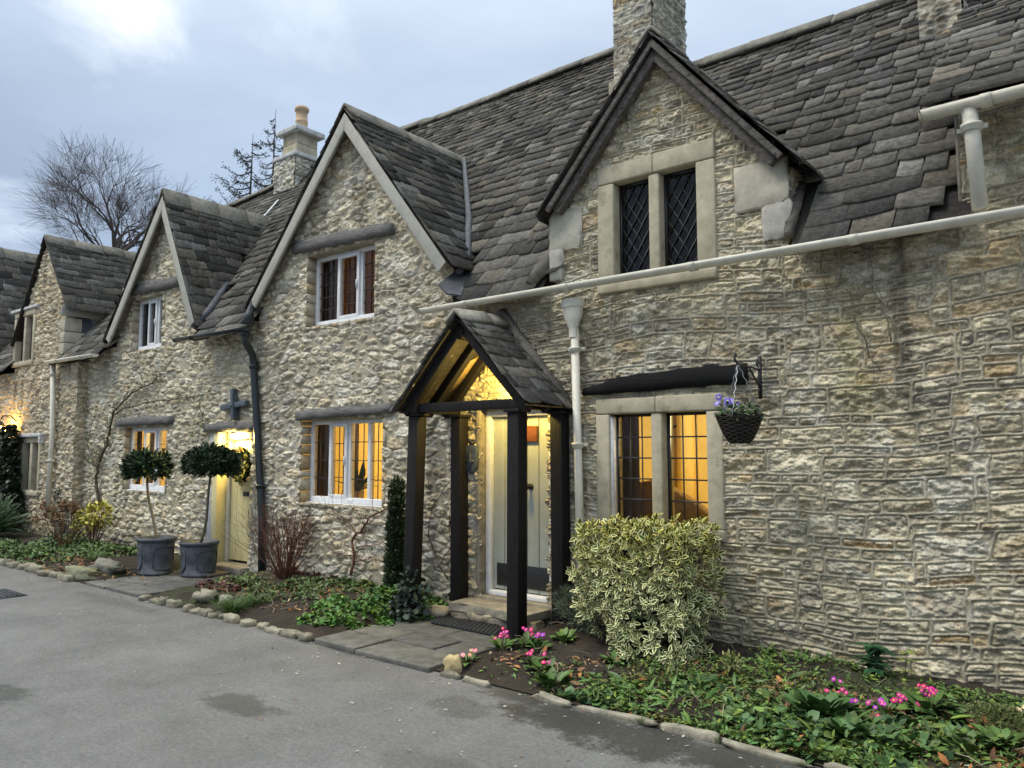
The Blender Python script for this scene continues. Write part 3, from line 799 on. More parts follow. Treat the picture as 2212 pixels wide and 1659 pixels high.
mb.add([(xa+cos(a)*.1, 5.545+sin(a)*.055, 2.925) for a in A8]+[(xa, 5.545, 2.925)], [], [(k, (k+1) % 8, 8) for k in range(8)])
mb.build('hopper', M['cream'], dp, bevel=.003)
gu = gutter(cotA, (-.90, 5.36, 3.77), (3.4, 5.36, 3.80), .06, brackets=6)
q0 = onY(2106, 300, 5.5).x
downpipe(cotA, [(q0-.01, 5.37, 3.73), (q0, 5.39, 3.6), (q0+.015, 5.43, 3.10)], .046, 'cream', collars=(3.62,))
# chimneys
def stack(parent, x0, x1, y0, y1, z0, z1, style, seed, mat=None, keepf=None, name='chimney'):
    e = empty(name, parent=parent) if mat is None else None
    if mat is None:
        stone_wall('stack_face', e, x0, x1, z0, z1, y0, .012, style, lambda X, Z: X > -99, seed)
        stone_wall('stack_face', e, y0, y1, z0, z1, x1, .012, style, lambda X, Z: X > -99, seed+1, axis='y')
        mb = MB(); mb.box((x0, y0+.03, z0), (x1-.03, y1, z1), col=(.3, .28, .22)); mb.build('stack_core', M['stone'], e)
        return e
chA = stack(cotA, -4.45, -3.95, 7.5, 8.38, 5.3, 8.6, 'a', 51)
mb = MB(); mb.box((-4.5, 7.46, 5.5), (-3.915, 8.4, 5.92)); mb.build('chimney_flashing', M['mortar'], chA)
chA2 = stack(cotA, onY(1985, 30, 7.15).x, onY(2080, 30, 7.15).x, 7.12, 7.75, 4.9, 7.4, 'a', 54)
shell(cotA, -4.55, 3.6, 10.2, 3.0, RA_Y, RA_Z)
# swept mortar fillet where the dormer's left slope meets the roof
mb = MB(); pts = [Vector((-4.18, 5.5, planeA(5.5)+.05)), Vector((-4.12, 5.62, planeA(5.62)+.07)), Vector((-3.9, 5.97, planeA(5.97)+.10)), Vector((-3.5, 6.3, planeA(6.3)+.12))]
mb.tube(pts, [.05, .07, .08, .07], 8); mb.build('mortar_fillet', M['fillet'], cotA, smooth=True)
mb = MB(); pts = [Vector((-1.84, 5.55, planeA(5.55)+.04)), Vector((-1.86, 5.75, planeA(5.75)+.05)), Vector((-1.87, 5.95, planeA(5.95)+.03))]
mb.tube(pts, [.03, .06, .05], 8); mb.build('mortar_fillet', M['fillet'], cotA, smooth=True)

# ---------------------------------------------------------------- front door and porch
mb = MB(); Yd = 5.78
x0, x1, z0, z1 = dA[0]+.005, dA[1]+.02, .235, 2.0
fw = .065
mb.box((x0, Yd-.06, z0), (x0+fw, Yd+.05, z1)); mb.box((x1-fw, Yd-.06, z0), (x1, Yd+.05, z1)); mb.box((x0+fw, Yd-.06, z1-fw), (x1-fw, Yd+.05, z1))
mb.box((x0+fw, Yd-.09, z0), (x1-fw, Yd+.05, z0+.045))
fr = mb.build('door_frame', M['white'], cotA, bevel=.006)
mb = MB(); a, b = x0+fw+.004, x1-fw-.004; nb = 5
for i in range(nb): mb.box((a+(b-a)*i/nb+.004, Yd-.02, z0+.055), (a+(b-a)*(i+1)/nb-.004, Yd+.02, z1-fw-.004))
mb.box((a, Yd-.008, z0+.055), (b, Yd+.018, z1-fw-.004))
door = mb.build('door', M['sage'], cotA, bevel=.004); door['label'] = 'sage green planked door under the timber porch'
mb = MB(); mb.box((a+.05, Yd-.032, z0+.09), (b-.0, Yd-.021, z0+.30)); mb.build('kick_plate', M['blackmetal'], door, bevel=.003)
kx = onY(1150, 1052, Yd).x; kz = onY(1150, 1052, Yd-.08).z
mb = MB(); mb.lathe([(.0, .0), (.03, .0), (.03, .008), (.013, .012), (.012, .035), (.024, .05), (.03, .068), (.022, .086), (0, .09)], (0, 0, 0), 16)
o = mb.build('handle', M['blackmetal'], door, smooth=True); o.rotation_euler = (pi/2, 0, 0); o.location = (kx, Yd-.02, kz)
mb = MB(); mb.box((dA[0]-.06, 5.62, .12), (dA[1]+.1, 5.80, .232)); mb.build('threshold', M['step'], cotA, bevel=.01)
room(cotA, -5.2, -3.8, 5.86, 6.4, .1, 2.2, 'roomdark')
# pale mortar reveals at the left of the door
mb = MB(); mb.box((dA[0]-.05, 5.63, .22), (dA[0]+.004, 5.84, 2.03)); mb.box((dA[0]-.05, 5.63, 2.0), (dA[1]+.06, 5.84, 2.1)); mb.box((dA[1]+.022, 5.66, .22), (dA[1]+.07, 5.84, 2.0)); mb.build('door_reveal', M['mortar'], cotA, bevel=.01)

porch = empty('porch', parent=cotA)
PX, PYF, PYB = -4.59, 4.98, 5.66
posts = [(-5.235, 5.12, -5.30, 1.93, .0), (-4.015, 5.10, -4.02, 1.93, 0.0), (-5.10, 5.56, -5.09, 1.93, .0), (-3.90, 5.56, -3.89, 1.93, .0)]
for (x, y, xbase, zt_, zb) in posts:
    mb = MB(); w = .062
    V = [(xx+dx*w, y+dy*w, z) for (xx, z) in ((xbase, zb), (x, zt_)) for dx, dy in ((-1,-1),(1,-1),(1,1),(-1,1))]
    mb.add(V, [(0,3,2,1),(4,5,6,7),(0,1,5,4),(1,2,6,5),(2,3,7,6),(3,0,4,7)])
    mb.box((x-.085, y-.085, zt_), (x+.085, y+.085, zt_+.03))
    mb.build('post', M['darkwood'], porch, bevel=.006)
APZ = 2.72; EV = 1.985; HW = .70
def slope_pt(sgn, t, y, dz=0): return Vector((PX+sgn*HW*(1-t), y, EV+(APZ-EV)*t+dz))
for y in (5.10,):
    mb = MB(); mb.beam((PX-.64, y, 2.005), (PX+.64, y, 2.005), .09, .085); mb.build('tie_beam', M['darkwood'], porch, bevel=.005)
for s in (-1, 1):
    x = PX+s*.61
    mb = MB(); mb.beam((x, 5.02, 2.0), (x, 5.64, 2.0), .09, .08); mb.build('wall_plate', M['darkwood'], porch, bevel=.005)
    for y in (5.05, 5.33, 5.58):
        mb = MB(); mb.beam(slope_pt(s, -.04, y), slope_pt(s, 1.0, y), .07, .085, up=(0, 1, 0) if False else (0, 0, 1)); mb.build('rafter', M['darkwood'], porch, bevel=.004)
    # sarking boards under the tiles
    mb = MB(); nb = 7
    for i in range(nb):
        ya, yb_ = 4.99+(5.66-4.99)*i/nb, 4.99+(5.66-4.99)*(i+1)/nb-.003
        P = [slope_pt(s, -.08, ya, .052), slope_pt(s, 1.02, ya, .052), slope_pt(s, 1.02, yb_, .052), slope_pt(s, -.08, yb_, .052)]
        V = [tuple(p) for p in P]+[tuple(p+Vector((0, 0, .015))) for p in P]
        mb.add(V, [(0,1,2,3),(7,6,5,4),(0,4,5,1),(1,5,6,2),(2,6,7,3),(3,7,4,0)])
    mb.build('sarking', M['boards'], porch)
    d = Vector((-s*HW, 0, APZ-EV)).normalized(); S = sqrt(HW**2+(APZ-EV)**2)
    O = slope_pt(s, 0, PYF-.04, .085) - d*.10
    tile_roof('porch_tiles', porch, O, (0, 1, 0), d, PYB-PYF+.02, S+.14, None, 61+s, .165, .085, thick=.02, wob=.025, light=1.2)
ridge_caps(porch, [(PX, PYF-.06, APZ+.10), (PX, PYB-.03, APZ+.14)], 64, w=.11, drop=.85, seg=.42, col=(.26, .24, .2))
mb = MB(); mb.beam((PX, 5.0, APZ-.06), (PX, 5.66, APZ-.06), .05, .12); mb.build('ridge_board', M['darkwood'], porch)
for s in (1,):
    mb = MB(); mb.tube([slope_pt(s, 1.06, 5.63, .17), slope_pt(s, .5, 5.62, .13), slope_pt(s, -.05, 5.6, .10)], [.06, .055, .05], 8); mb.build('porch_fillet', M['fillet'], porch, smooth=True)
# bulkhead lamp on the wall under the porch ridge
lx_, lz_ = -4.36, 2.16
pl = empty('porch_lamp', (lx_, 5.6, lz_), 'small lit lamp on the wall above the sage door, under the porch roof', 'lamp')
mb = MB(); mb.lathe([(.0, 0), (.06, 0), (.06, .02), (.045, .035), (0, .035)], (0, 0, 0), 16); o = mb.build('lamp_base', M['blackmetal'], pl); o.rotation_euler = (pi/2, 0, 0)
mb = MB(); mb.lathe([(.0, -.04), (.02, -.035), (.034, -.015), (.038, .0), (.034, .015), (.02, .035), (0, .04)], (0, -.07, 0), 14); mb.build('globe', M['globe'], pl, smooth=True)
lamp('porch_light', (lx_-.02, 5.36, lz_+.05), 36, (1, .72, .18), .05)
# name board on the door: only its right end shows past the post
sg = empty('name_board', (0, 0, 0), 'varnished brown name board on the sage door with white letters', 'sign')
sa, sb = onY(1106, 920, Yd-.03), onY(1162, 954, Yd-.03)
mb = MB(); mb.box((sa.x, Yd-.05, sb.z), (sb.x, Yd-.021, sa.z-.005)); mb.build('board', M['signwood'], sg, bevel=.006)
tx = onY(1141.5, 946, Yd-.03)
cu = bpy.data.curves.new('lettering', 'FONT'); cu.body = 'NE'; cu.size = .062; cu.extrude = .001; cu.align_x = 'RIGHT'; cu.offset = .0012
o = bpy.data.objects.new('text_source', cu); COL.objects.link(o); bpy.context.view_layer.update()
me = bpy.data.meshes.new_from_object(o.evaluated_get(bpy.context.evaluated_depsgraph_get())); bpy.data.objects.remove(o); me.materials.clear()
o = bpy.data.objects.new('lettering', me); COL.objects.link(o); o.parent = sg; o.location = (tx.x, Yd-.053, tx.z+.006); o.rotation_euler = (pi/2, 0, 0); o.data.materials.append(M['lettering'])
# heraldic shield on the wall
sp = onY(1018, 992, 5.60)
sh = empty('shield_plaque', (0, 0, 0), 'blue-grey shield plaque with a cross, on the wall left of the sage door', 'plaque')
w, h = .075, .135
out = [(-w, h), (w, h), (w, -.03), (w*.86, -.08), (w*.5, -.12), (0, -.145), (-w*.5, -.12), (-w*.86, -.08), (-w, -.03)]
mb = MB(); mb.prism([(sp.x+a, sp.z+b) for a, b in out[::-1]], 5.585, 5.64); mb.build('shield', M['ironblue'], sh, bevel=.004)
mb = MB(); c = [(-.012, -.105), (.012, -.105), (.009, -.03), (.05, -.034), (.05, -.006), (.009, -.012), (.012, .06), (-.012, .06), (-.009, -.012), (-.05, -.006), (-.05, -.034), (-.009, -.03)]
mb.prism([(sp.x+a, sp.z+b) for a, b in c], 5.574, 5.588); mb.build('cross_relief', M['ironblue'], sh)
mb = MB(); mb.box((sp.x-.02, 5.59, sp.z+h+.01), (sp.x+.02, 5.63, sp.z+h+.03)); mb.build('hanger', M['blackmetal'], sh)

# ---------------------------------------------------------------- gabled cottage left of the porch
wBu = (-7.71, -6.47, 3.10, 3.98); wBl = (-7.74, -6.30, .99, 1.97)
hBu, hBl = rect_hole(*wBu), rect_hole(*wBl); gB = under(*GB)
stone_wall('wall', cotB, XB0, XA0+.002, -.05, 5.5, WALL_Y, .0085, 'b', lambda X, Z: ((Z < 3.5) | gB(X, Z)) & ~hBu(X, Z) & ~hBl(X, Z), 71, tint=(1.03, .995, .935))
for w in (wBu, wBl): reveal(cotB, *w, WALL_Y-.012, .19)
casement(cotB, wBu[0]-.0, wBu[1]+.05, wBu[2]+.01, wBu[3]-.0, 5.80, 3, opener=(1,), rows=5, cols=3, label='white three-light gable window with dim brown room')
casement(cotB, wBl[0]+.0, wBl[1]-.0, wBl[2]+.012, wBl[3]-.0, 5.80, 4, opener=(1,), rows=4, cols=3, label='white four-light window glowing amber, beside the porch')
p0, p1 = onY(632, 548, 5.6), onY(847, 505, 5.6); lintel(cotB, p0.x, p1.x, p0.z, p1.z, .15, WALL_Y, seed=3)
p0, p1 = onY(640, 908, 5.6), onY(845, 893, 5.6); lintel(cotB, p0.x, p1.x, p0.z-.0, p1.z, .125, WALL_Y, seed=4)
tile_roof('roof', cotB, (-8.72, 5.50, planeA(5.50)), (1, 0, 0), (0, 1, SL), 8.72-4.55, (RIDGE_Y-5.50)*sqrt(1+SL*SL),
          lambda p: not (GB[2]-.1 < p.x < GB[4]+.06 and p.z < roof_z(GB, p.x)+.02) and not (p.x < -8.3 and p.y < 6.1), 81, .22, .085)
ridge_caps(cotB, [(-8.72, RIDGE_Y, RIDGE_Z+.03), (-4.5, RIDGE_Y, RIDGE_Z+.05)], 82)
gable_roof(cotB, (GB[0], GB[1]+.07, GB[2]-.06, GB[3]-.0, GB[4]+.06, GB[5]-.0), 5.488, planeA, 83, g0=.2, g1=.125)
for (fx, fz) in ((GB[2]-.02, GB[3]), (GB[4]+.02, GB[5])): barge(cotB, (GB[0], 0, GB[1]+.03), (fx, 0, fz), 5.52, .135, .03, 'bargecream')
mb = MB()
for (fx, fz) in ((GB[2], GB[3]), (GB[4], GB[5])): mb.add([(GB[0], 5.5, GB[1]+.0), (fx, 5.5, fz), (fx, 5.72, fz), (GB[0], 5.72, GB[1])], [(0, 1, 2, 3)])
mb.build('verge_soffit', M['mortar'], cotB)
# gable roof's end wall above the neighbour's lower ridge
mb = MB(); mb.prism([(RA_Y-.4, planeA(RA_Y-.4)-.2), (RIDGE_Y, RIDGE_Z), (9.4, RA_Z-.2)], 0, .02, axis='z'); mb.v[-1] = np.array([(-4.56+v[2], v[0], v[1]) for v in mb.v[-1]]); mb.build('end_wall', M['mortar'], cotB)
# lead valleys either side of the gable
mb = MB(); mb.tube([(GB[4]+.10, 5.6, 3.40), (GB[4]-.02, 5.86, 3.58), (GB[4]-.5, 6.42, planeA(6.42)+.06), (GB[0]+.1, 7.45, planeA(7.45)+.06)], [.035, .05, .045, .03], 8); mb.build('valley_lead', M['lead'], cotB, smooth=True)
mb = MB(); V = [(-5.30, 5.45, 3.28), (-5.16, 5.42, 3.16), (-5.02, 5.48, 3.13), (-5.12, 5.7, 3.36), (-5.26, 5.68, 3.46)]; mb.add(V+[(a, b, c-.015) for a, b, c in V], [], [(0,1,4),(1,2,3),(1,3,4),(5,9,6),(6,8,7),(6,9,8)]); mb.build('lead_apron', M['lead'], cotB)
q0, q1 = onY(800, 945, 7.96), onY(822, 985, 7.96); pf = empty('picture_frame', (0, 0, 0), 'brown picture frame on the wall inside the amber-lit room', 'picture')
mb = MB(); mb.box((q0.x-.1, 7.955, q1.z), (q1.x+.1, 7.985, q0.z)); mb.build('frame', M['signwood'], pf); mb = MB(); mb.box((q0.x-.05, 7.945, q1.z+.05), (q1.x+.05, 7.956, q0.z-.05)); mb.build('print', M['coir'], pf)
room(cotB, -8.2, -5.9, 5.88, 8.0, .4, 2.5, 'roomwall'); lamp('room_lamp', (-7.0, 7.3, 2.1), 44, (1, .84, .42))
curtain(cotB, onY(672, 1000, 5.97).x, onY(719, 1000, 5.97).x, .95, 1.98, 5.97, folds=5); curtain(cotB, onY(752, 1000, 6.05).x, onY(771, 1000, 6.05).x, .95, 1.98, 6.05, folds=2)
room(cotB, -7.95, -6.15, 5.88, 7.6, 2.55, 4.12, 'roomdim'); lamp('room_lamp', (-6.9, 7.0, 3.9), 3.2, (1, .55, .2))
curtain(cotB, onY(682, 620, 5.97).x, onY(727, 620, 5.97).x, 3.0, 3.98, 5.97, folds=5)
shell(cotB, -8.72, -4.55, 12.0, 3.0, RIDGE_Y, RIDGE_Z)

# ---------------------------------------------------------------- cottage with the yellow door
XC0 = -14.2
wCu = (onY(290, 700, 5.65).x-.02, onY(352, 700, 5.65).x, 3.17, 4.0); wCl = (onY(270, 990, 5.65).x, onY(360, 990, 5.65).x, 1.0, 1.97)
dC = (-9.68, -8.80, .0, 1.86)
hCu, hCl, hdC = rect_hole(*wCu), rect_hole(*wCl), rect_hole(*dC); gC = under(*GC)
stone_wall('wall', cotC, XC0, XB0+.002, -.05, 5.4, WALL_Y, .0115, 'b', lambda X, Z: ((Z < 3.3) | gC(X, Z)) & ~hCu(X, Z) & ~hCl(X, Z) & ~hdC(X, Z), 91, tint=(1.02, .985, .91), res_z=.0085)
for w in (wCu, wCl): reveal(cotC, *w, WALL_Y-.012, .16)
casement(cotC, wCu[0], wCu[1]+.0, wCu[2]+.01, wCu[3], 5.77, 3, opener=(1,), rows=4, cols=2, bar=.055, label='white casement in the smaller gable reflecting sky')
casement(cotC, wCl[0], wCl[1]+.0, wCl[2]+.01, wCl[3], 5.77, 3, opener=(1,), rows=4, cols=2, bar=.055, label='white window behind the bay tree with bright yellow room edge')
p0, p1 = onY(266, 642, 5.6), onY(386, 617, 5.6); lintel(cotC, p0.x, p1.x, p0.z, p1.z, .17, WALL_Y, seed=6)
p0, p1 = onY(250, 921, 5.6), onY(370, 916, 5.6); lintel(cotC, p0.x, p1.x, p0.z, p1.z, .14, WALL_Y, seed=7)
p0, p1 = onY(443, 934, 5.6), onY(552, 930, 5.6); lintel(cotC, p0.x, p1.x, p0.z, p1.z, .13, WALL_Y, seed=8, out=.07)
LC = -8.66
def ridgeC(x):
    X = XC0-.4+x
    return np.interp(X, [-14.6, -13.6, -12.8, -12.1, -11.4, -8], [6.5, 6.55, 6.62, 6.78, 7.0, 7.0])
slC = lambda x: (ridgeC(x)-planeC(5.37))/1.178*sqrt(1+1.178**2)
tile_roof('roof', cotC, (XC0-.4, 5.37, planeC(5.37)), (1, 0, 0), (0, 1, 1.178), LC-XC0+.4, (RIDGE_Y-5.37)*sqrt(1+1.178**2),
          lambda p: not (GC[2]-.1 < p.x < GC[4]+.06 and p.z < roof_z(GC, p.x)+.02) and not (GB[2]-.1 < p.x and p.z < roof_z(GB, p.x)+.0 and p.y > 5.42), 101, .22, .10, slen=slC)
ridge_caps(cotC, [(X, RIDGE_Y-(7.0-ridgeC(X-XC0+.4))/1.178, ridgeC(X-XC0+.4)+.05) for X in (-14.5, -13.6, -12.8, -12.1, -11.4, -8.66)], 102)
gable_roof(cotC, (GC[0], GC[1]+.07, GC[2]-.06, GC[3], GC[4]+.06, GC[5]), 5.478, planeC, 103, g0=.19, g1=.13)
for (fx, fz) in ((GC[2]-.02, GC[3]), (GC[4]+.02, GC[5])): barge(cotC, (GC[0], 0, GC[1]+.03), (fx, 0, fz), 5.51, .14, .03, 'bargecream')
mb = MB()
for (fx, fz) in ((GC[2], GC[3]), (GC[4], GC[5])): mb.add([(GC[0], 5.5, GC[1]+.0), (fx, 5.5, fz), (fx, 5.72, fz), (GC[0], 5.72, GC[1])], [(0, 1, 2, 3)])
mb.build('verge_soffit', M['mortar'], cotC)
# lead-lined valley between the two gables
mb = MB(); mb.tube([(GB[2]-.16, 5.55, 3.42), (GB[2]+.3, 5.9, planeC(5.9)+.06), (GB[2]+.9, 6.5, planeC(6.5)+.05)], [.03, .06, .05], 8); mb.build('valley_lead', M['lead'], cotC, smooth=True)
mb = MB(); mb.tube([(GC[4]+.02, 5.5, 3.33), (GC[4]+.0, 5.72, planeC(5.72)+.06), (GC[4]-.5, 6.4, planeC(6.4)+.05)], [.07, .06, .05], 8); mb.build('valley_lead', M['lead'], cotC, smooth=True)
ga, gb = onY(386, 733, 5.36), onY(531, 700, 5.36)
gutter(cotC, (ga.x, 5.32, 3.16), (gb.x+.05, 5.32, 3.15), .05, 'downpipe', brackets=2)
mb = MB(); x = gb.x+.02; mb.add([(x-.07, 5.30, 3.2), (x+.07, 5.30, 3.2), (x+.05, 5.45, 3.2), (x+.0, 5.42, 3.52)], [], [(0, 1, 3), (1, 2, 3), (2, 0, 3), (0, 2, 1)]); mb.build('lead_saddle', M['lead'], cotC)
pt = [onY(529, 712, 5.36), onY(530, 738, 5.38), onY(546, 768, 5.55), onY(548, 790, 5.57), onY(557, 950, 5.57), onY(566, 1120, 5.57)]
downpipe(cotC, [(p.x, p.y, p.z) for p in pt]+[(pt[-1].x+.03, 5.57, .05)], .047, 'downpipe', collars=(pt[0].z-.05, pt[3].z-.01, onY(566, 1050, 5.57).z))
g0_, g1_ = onY(110, 776, 5.36), onY(213, 770, 5.36); gutter(cotC, (g0_.x, 5.30, 3.17), (g1_.x, 5.30, 3.15), .055, brackets=2)
pt = [onY(115, 785, 5.40), onY(113, 940, 5.42), onY(102, 1110, 5.42)]
downpipe(cotC, [(p.x, p.y, p.z) for p in pt], .042, 'cream', collars=(2.95, onY(112, 995, 5.42).z))
# yellow door in a stone opening
Yc = 5.80; mb = MB(); x0, x1 = dC[0]+.004, dC[1]-.004
mb.box((x0, Yc-.19, .13), (x0+.12, Yc+.06, 1.855)); mb.build('jamb', M['butter'], cotC, bevel=.006)
mb = MB(); mb.box((x0+.122, Yc-.05, .13), (x0+.19, Yc+.05, 1.855)); mb.box((x1-.06, Yc-.05, .13), (x1, Yc+.05, 1.855)); mb.box((x0+.19, Yc-.10, 1.76), (x1-.06, Yc+.05, 1.855)); fr = mb.build('door_frame', M['cream'], cotC, bevel=.005)
mb = MB(); a, b = x0+.194, x1-.064; nb = 4
for i in range(nb): mb.box((a+(b-a)*i/nb+.003, Yc-.02, .16), (a+(b-a)*(i+1)/nb-.003, Yc+.02, 1.755))
mb.box((a, Yc-.01, .16), (b, Yc+.018, 1.755)); door = mb.build('door', M['butter'], cotC, bevel=.003); door['label'] = 'pale yellow planked door with a black letter plate'
p = onY(531, 1067, Yc-.03); mb = MB(); mb.box((p.x-.07, Yc-.032, p.z-.03), (p.x+.07, Yc-.021, p.z+.03)); mb.build('letter_plate', M['blackmetal'], door, bevel=.008)
mb = MB(); mb.box((dC[0]-.02, 5.5, .02), (dC[1]+.02, 5.84, .128)); mb.build('threshold', M['step'], cotC, bevel=.012)
mb = MB(); mb.box((dC[0]-.12, 5.625, .0), (dC[0]-.0, 5.83, 1.87)); mb.build('door_quoin', M['quoin'], cotC, bevel=.012)
lamp('door_light', (-9.22, 5.625, 1.795), 34, (1, .70, .22), .04)
dl = empty('door_lamp', (-9.22, 5.63, 1.85), 'small downlight lit under the oak lintel of the yellow door', 'lamp')
mb = MB(); mb.lathe([(.03, .03), (.034, -.02), (.02, -.022), (0, -.022)], (0, 0, 0), 12); mb.build('lamp_body', M['blackmetal'], dl)
mb = MB(); mb.lathe([(.018, -.024), (.016, -.032), (0, -.034)], (0, 0, 0), 12); mb.build('bulb', M['bulb'], dl)
room(cotC, -9.9, -8.6, 5.87, 6.3, .0, 2.1, 'roomdark')
room(cotC, -13.2, -10.6, 5.87, 7.8, .4, 2.5, 'roomwall'); lamp('room_lamp', (-11.3, 7.2, 2.1), 52, (1, .82, .40))
curtain(cotC, onY(270, 990, 5.97).x, onY(306, 990, 5.97).x, .95, 2.0, 5.97, folds=5); curtain(cotC, onY(316, 990, 6.0).x, onY(332, 990, 6.0).x, .95, 2.0, 6.0, folds=3)
room(cotC, -12.3, -10.7, 5.87, 7.0, 2.6, 4.0, 'roomdark')
stc = (-12.06, -11.63, 8.2, 8.66); cc = empty('chimney', parent=cotC)
stone_wall('stack_face', cc, stc[0]-.14, stc[1]+.08, 6.1, 7.0, stc[2]-.08, .014, 'b', lambda X, Z: X > -99, 95)
stone_wall('stack_face', cc, stc[2]-.08, stc[3]+.1, 6.1, 7.0, stc[1]+.08, .014, 'b', lambda X, Z: X > -99, 96, axis='y')
mb = MB(); mb.box((stc[0]-.12, stc[2]-.05, 6.0), (stc[1]+.05, stc[3]+.1, 6.99)); mb.box((stc[0]-.17, stc[2]-.12, 7.0), (stc[1]+.12, stc[3]+.14, 7.08)); mb.build('stack_band', M['ridge'], cc, bevel=.012)
mb = MB(); mb.box((stc[0]-.10, stc[2]-.09, 7.50), (stc[1]+.10, stc[3]+.1, 7.60)); mb.build('stack_cap', M['ridge'], cc, bevel=.012)
mb = MB()
for z0, z1 in ((7.085, 7.29), (7.295, 7.498)): mb.box((stc[0], stc[2], z0), (stc[1], stc[3], z1))
mb.build('ashlar', M['dressed'], cc, bevel=.006)
mb = MB(); pc = ((stc[0]+stc[1])/2+.02, (stc[2]+stc[3])/2, 7.59); mb.lathe([(.135, 0), (.125, .04), (.118, .06), (.112, .2), (.118, .21), (.118, .225), (.11, .23), (.106, .40), (.13, .42), (.135, .47), (.12, .5), (.085, .5), (.085, .3)], pc, 20); mb.build('chimney_pot', M['terracotta'], cc, smooth=False)
shell(cotC, -14.6, LC, 12.0, 3.0, RIDGE_Y, 6.45)
mb = MB(); a = [onY(600, 0, 8).x]; wpts = [onY(616, 470, 6.9)]; 
mb.tube([(-11.15, 7.05, planeC(7.05)+.1), (-11.3, 7.2, planeC(7.2)+.14), (-11.42, 7.45, planeC(7.45)+.12), (-11.5, 7.75, planeC(7.75)+.12)], .012, 5); mb.build('aerial_cable', M['white'], cotC)

# iron wall-tie cross over the yellow door
cp = onY(509, 876, 5.6); x = empty('wall_cross', (0, 0, 0), 'grey iron cross-shaped wall tie above the yellow door', 'wall cross')
mb = MB()
mb.beam((cp.x-.30, 5.585, cp.z-.02), (cp.x+.30, 5.585, cp.z+.02), .07, .075); mb.beam((cp.x-.02, 5.575, cp.z+.22), (cp.x+.03, 5.575, cp.z-.2), .06, .085, up=(0, 1, 0)); mb.build('cross_arms', M['ironblue'], x, bevel=.008)
mb = MB(); mb.lathe([(0, 0), (.028, 0), (.028, .02), (0, .02)], (0, 0, 0), 6); o = mb.build('bolt', M['ironblue'], x); o.rotation_euler = (pi/2, 0, 0); o.location = (cp.x, 5.545, cp.z)

# ---------------------------------------------------------------- cottage with mullioned windows
YD = 5.5
wDu = (onY(35, 700, YD).x, onY(79, 700, YD).x, onY(58, 780, YD).z, onY(58, 672, YD).z)
wDl = (onY(47, 1000, YD).x, onY(89, 1000, YD).x, onY(66, 1060, YD).z, onY(66, 945, YD).z)
hu, hl = rect_hole(wDu[0]+.04, wDu[1]-.04, wDu[2]+.02, wDu[3]-.02), rect_hole(wDl[0]+.04, wDl[1]-.04, wDl[2]+.02, wDl[3]-.02); gD = under(*GD)
stone_wall('wall', cotD, -18.4, -13.80, -.05, 5.45, YD, .015, 'b', lambda X, Z: ((Z < 3.12) | (gD(X, Z) & (X < -14.44))) & ~hu(X, Z) & ~hl(X, Z), 111, tint=(.93, .86, .76), res_z=.009)
stone_wall('wall_return', cotD, YD-.02, 5.68, -.05, 3.12, -13.80, .012, 'b', lambda X, Z: X > -99, 112, axis='y', tint=(.93, .86, .76))
stone_window(cotD, *wDu, YD, .11, .10, 'square', 3, 1, label='upper mullioned stone window of the far cottage'); stone_window(cotD, *wDl, YD, .10, .11, 'square', 2, 1, label='lower mullioned stone window beside the dark ivy')
p = onY(48, 940, YD); mb = MB(); mb.box((wDl[0]-.14, YD-.09, wDl[3]+.006), (wDl[1]+.12, YD+.1, wDl[3]+.07)); mb.box((wDl[0]-.14, YD-.09, wDl[3]-.12), (wDl[0]-.05, YD+.05, wDl[3]+.005)); mb.box((wDl[1]+.04, YD-.09, wDl[3]-.12), (wDl[1]+.12, YD+.05, wDl[3]+.005)); mb.build('hood_mould', M['ridge'], cotD, bevel=.01)
mb = MB(); mb.box((wDu[0]-.14, YD-.06, wDu[3]+.006), (wDu[1]+.12, YD+.1, wDu[3]+.06)); mb.build('hood_mould', M['ridge'], cotD, bevel=.01)
for w in (wDu, wDl):
    room(cotD, w[0]-.3, w[1]+.3, YD+.26, 6.4, w[2]-.3, w[3]+.2, 'roomdark')
    curtain(cotD, w[0]+.13, w[0]+.25, w[2], w[3], YD+.32, 'white', folds=2); curtain(cotD, w[1]-.3, w[1]-.18, w[2], w[3], YD+.32, 'white', folds=2)
mb = MB(); mb.box((-14.46, YD+.0, 3.0), (-14.43, 7.0, 4.18)); mb.build('cheek', M['slate'], cotD)
mb = MB(); mb.box((-14.435, YD-.1, 3.98), (-14.40, 6.3, 4.14)); mb.build('fascia', M['bargecream'], cotD, bevel=.004)
for k, (z0, z1, d) in enumerate(((3.1, 3.3, .28), (3.31, 3.5, .2), (3.51, 3.7, .34), (3.71, 3.95, .26))):
    mb = MB(); mb.box((-14.62, YD-.03, z0), (-14.415, YD+d, z1), col=(.44, .40, .31)); mb.build('quoin', M['quoin'], cotD, bevel=.012)
gable_roof(cotD, (GD[0], GD[1]+.07, GD[2]-.05, GD[3], GD[4]+.09, GD[5]), 5.43, planeD, 113, g0=.19, g1=.14)
tile_roof('roof', cotD, (-18.6, 5.3, planeD(5.3)), (1, 0, 0), (0, 1, 1.13), 18.6-13.2, (7.55-5.3)*sqrt(1+1.13**2), lambda p: (p.x < -14.6 or p.y > 6.9) and not (GD[2]-.1 < p.x < GD[4]+.05 and p.z < roof_z(GD, p.x)), 115, .2, .13)
ridge_caps(cotD, [(-18.6, 7.55, planeD(7.55)+.05), (-13.0, 7.55, planeD(7.55)+.05)], 116)
shell(cotD, -18.6, -14.3, 10, 3.0, 7.55, planeD(7.55))
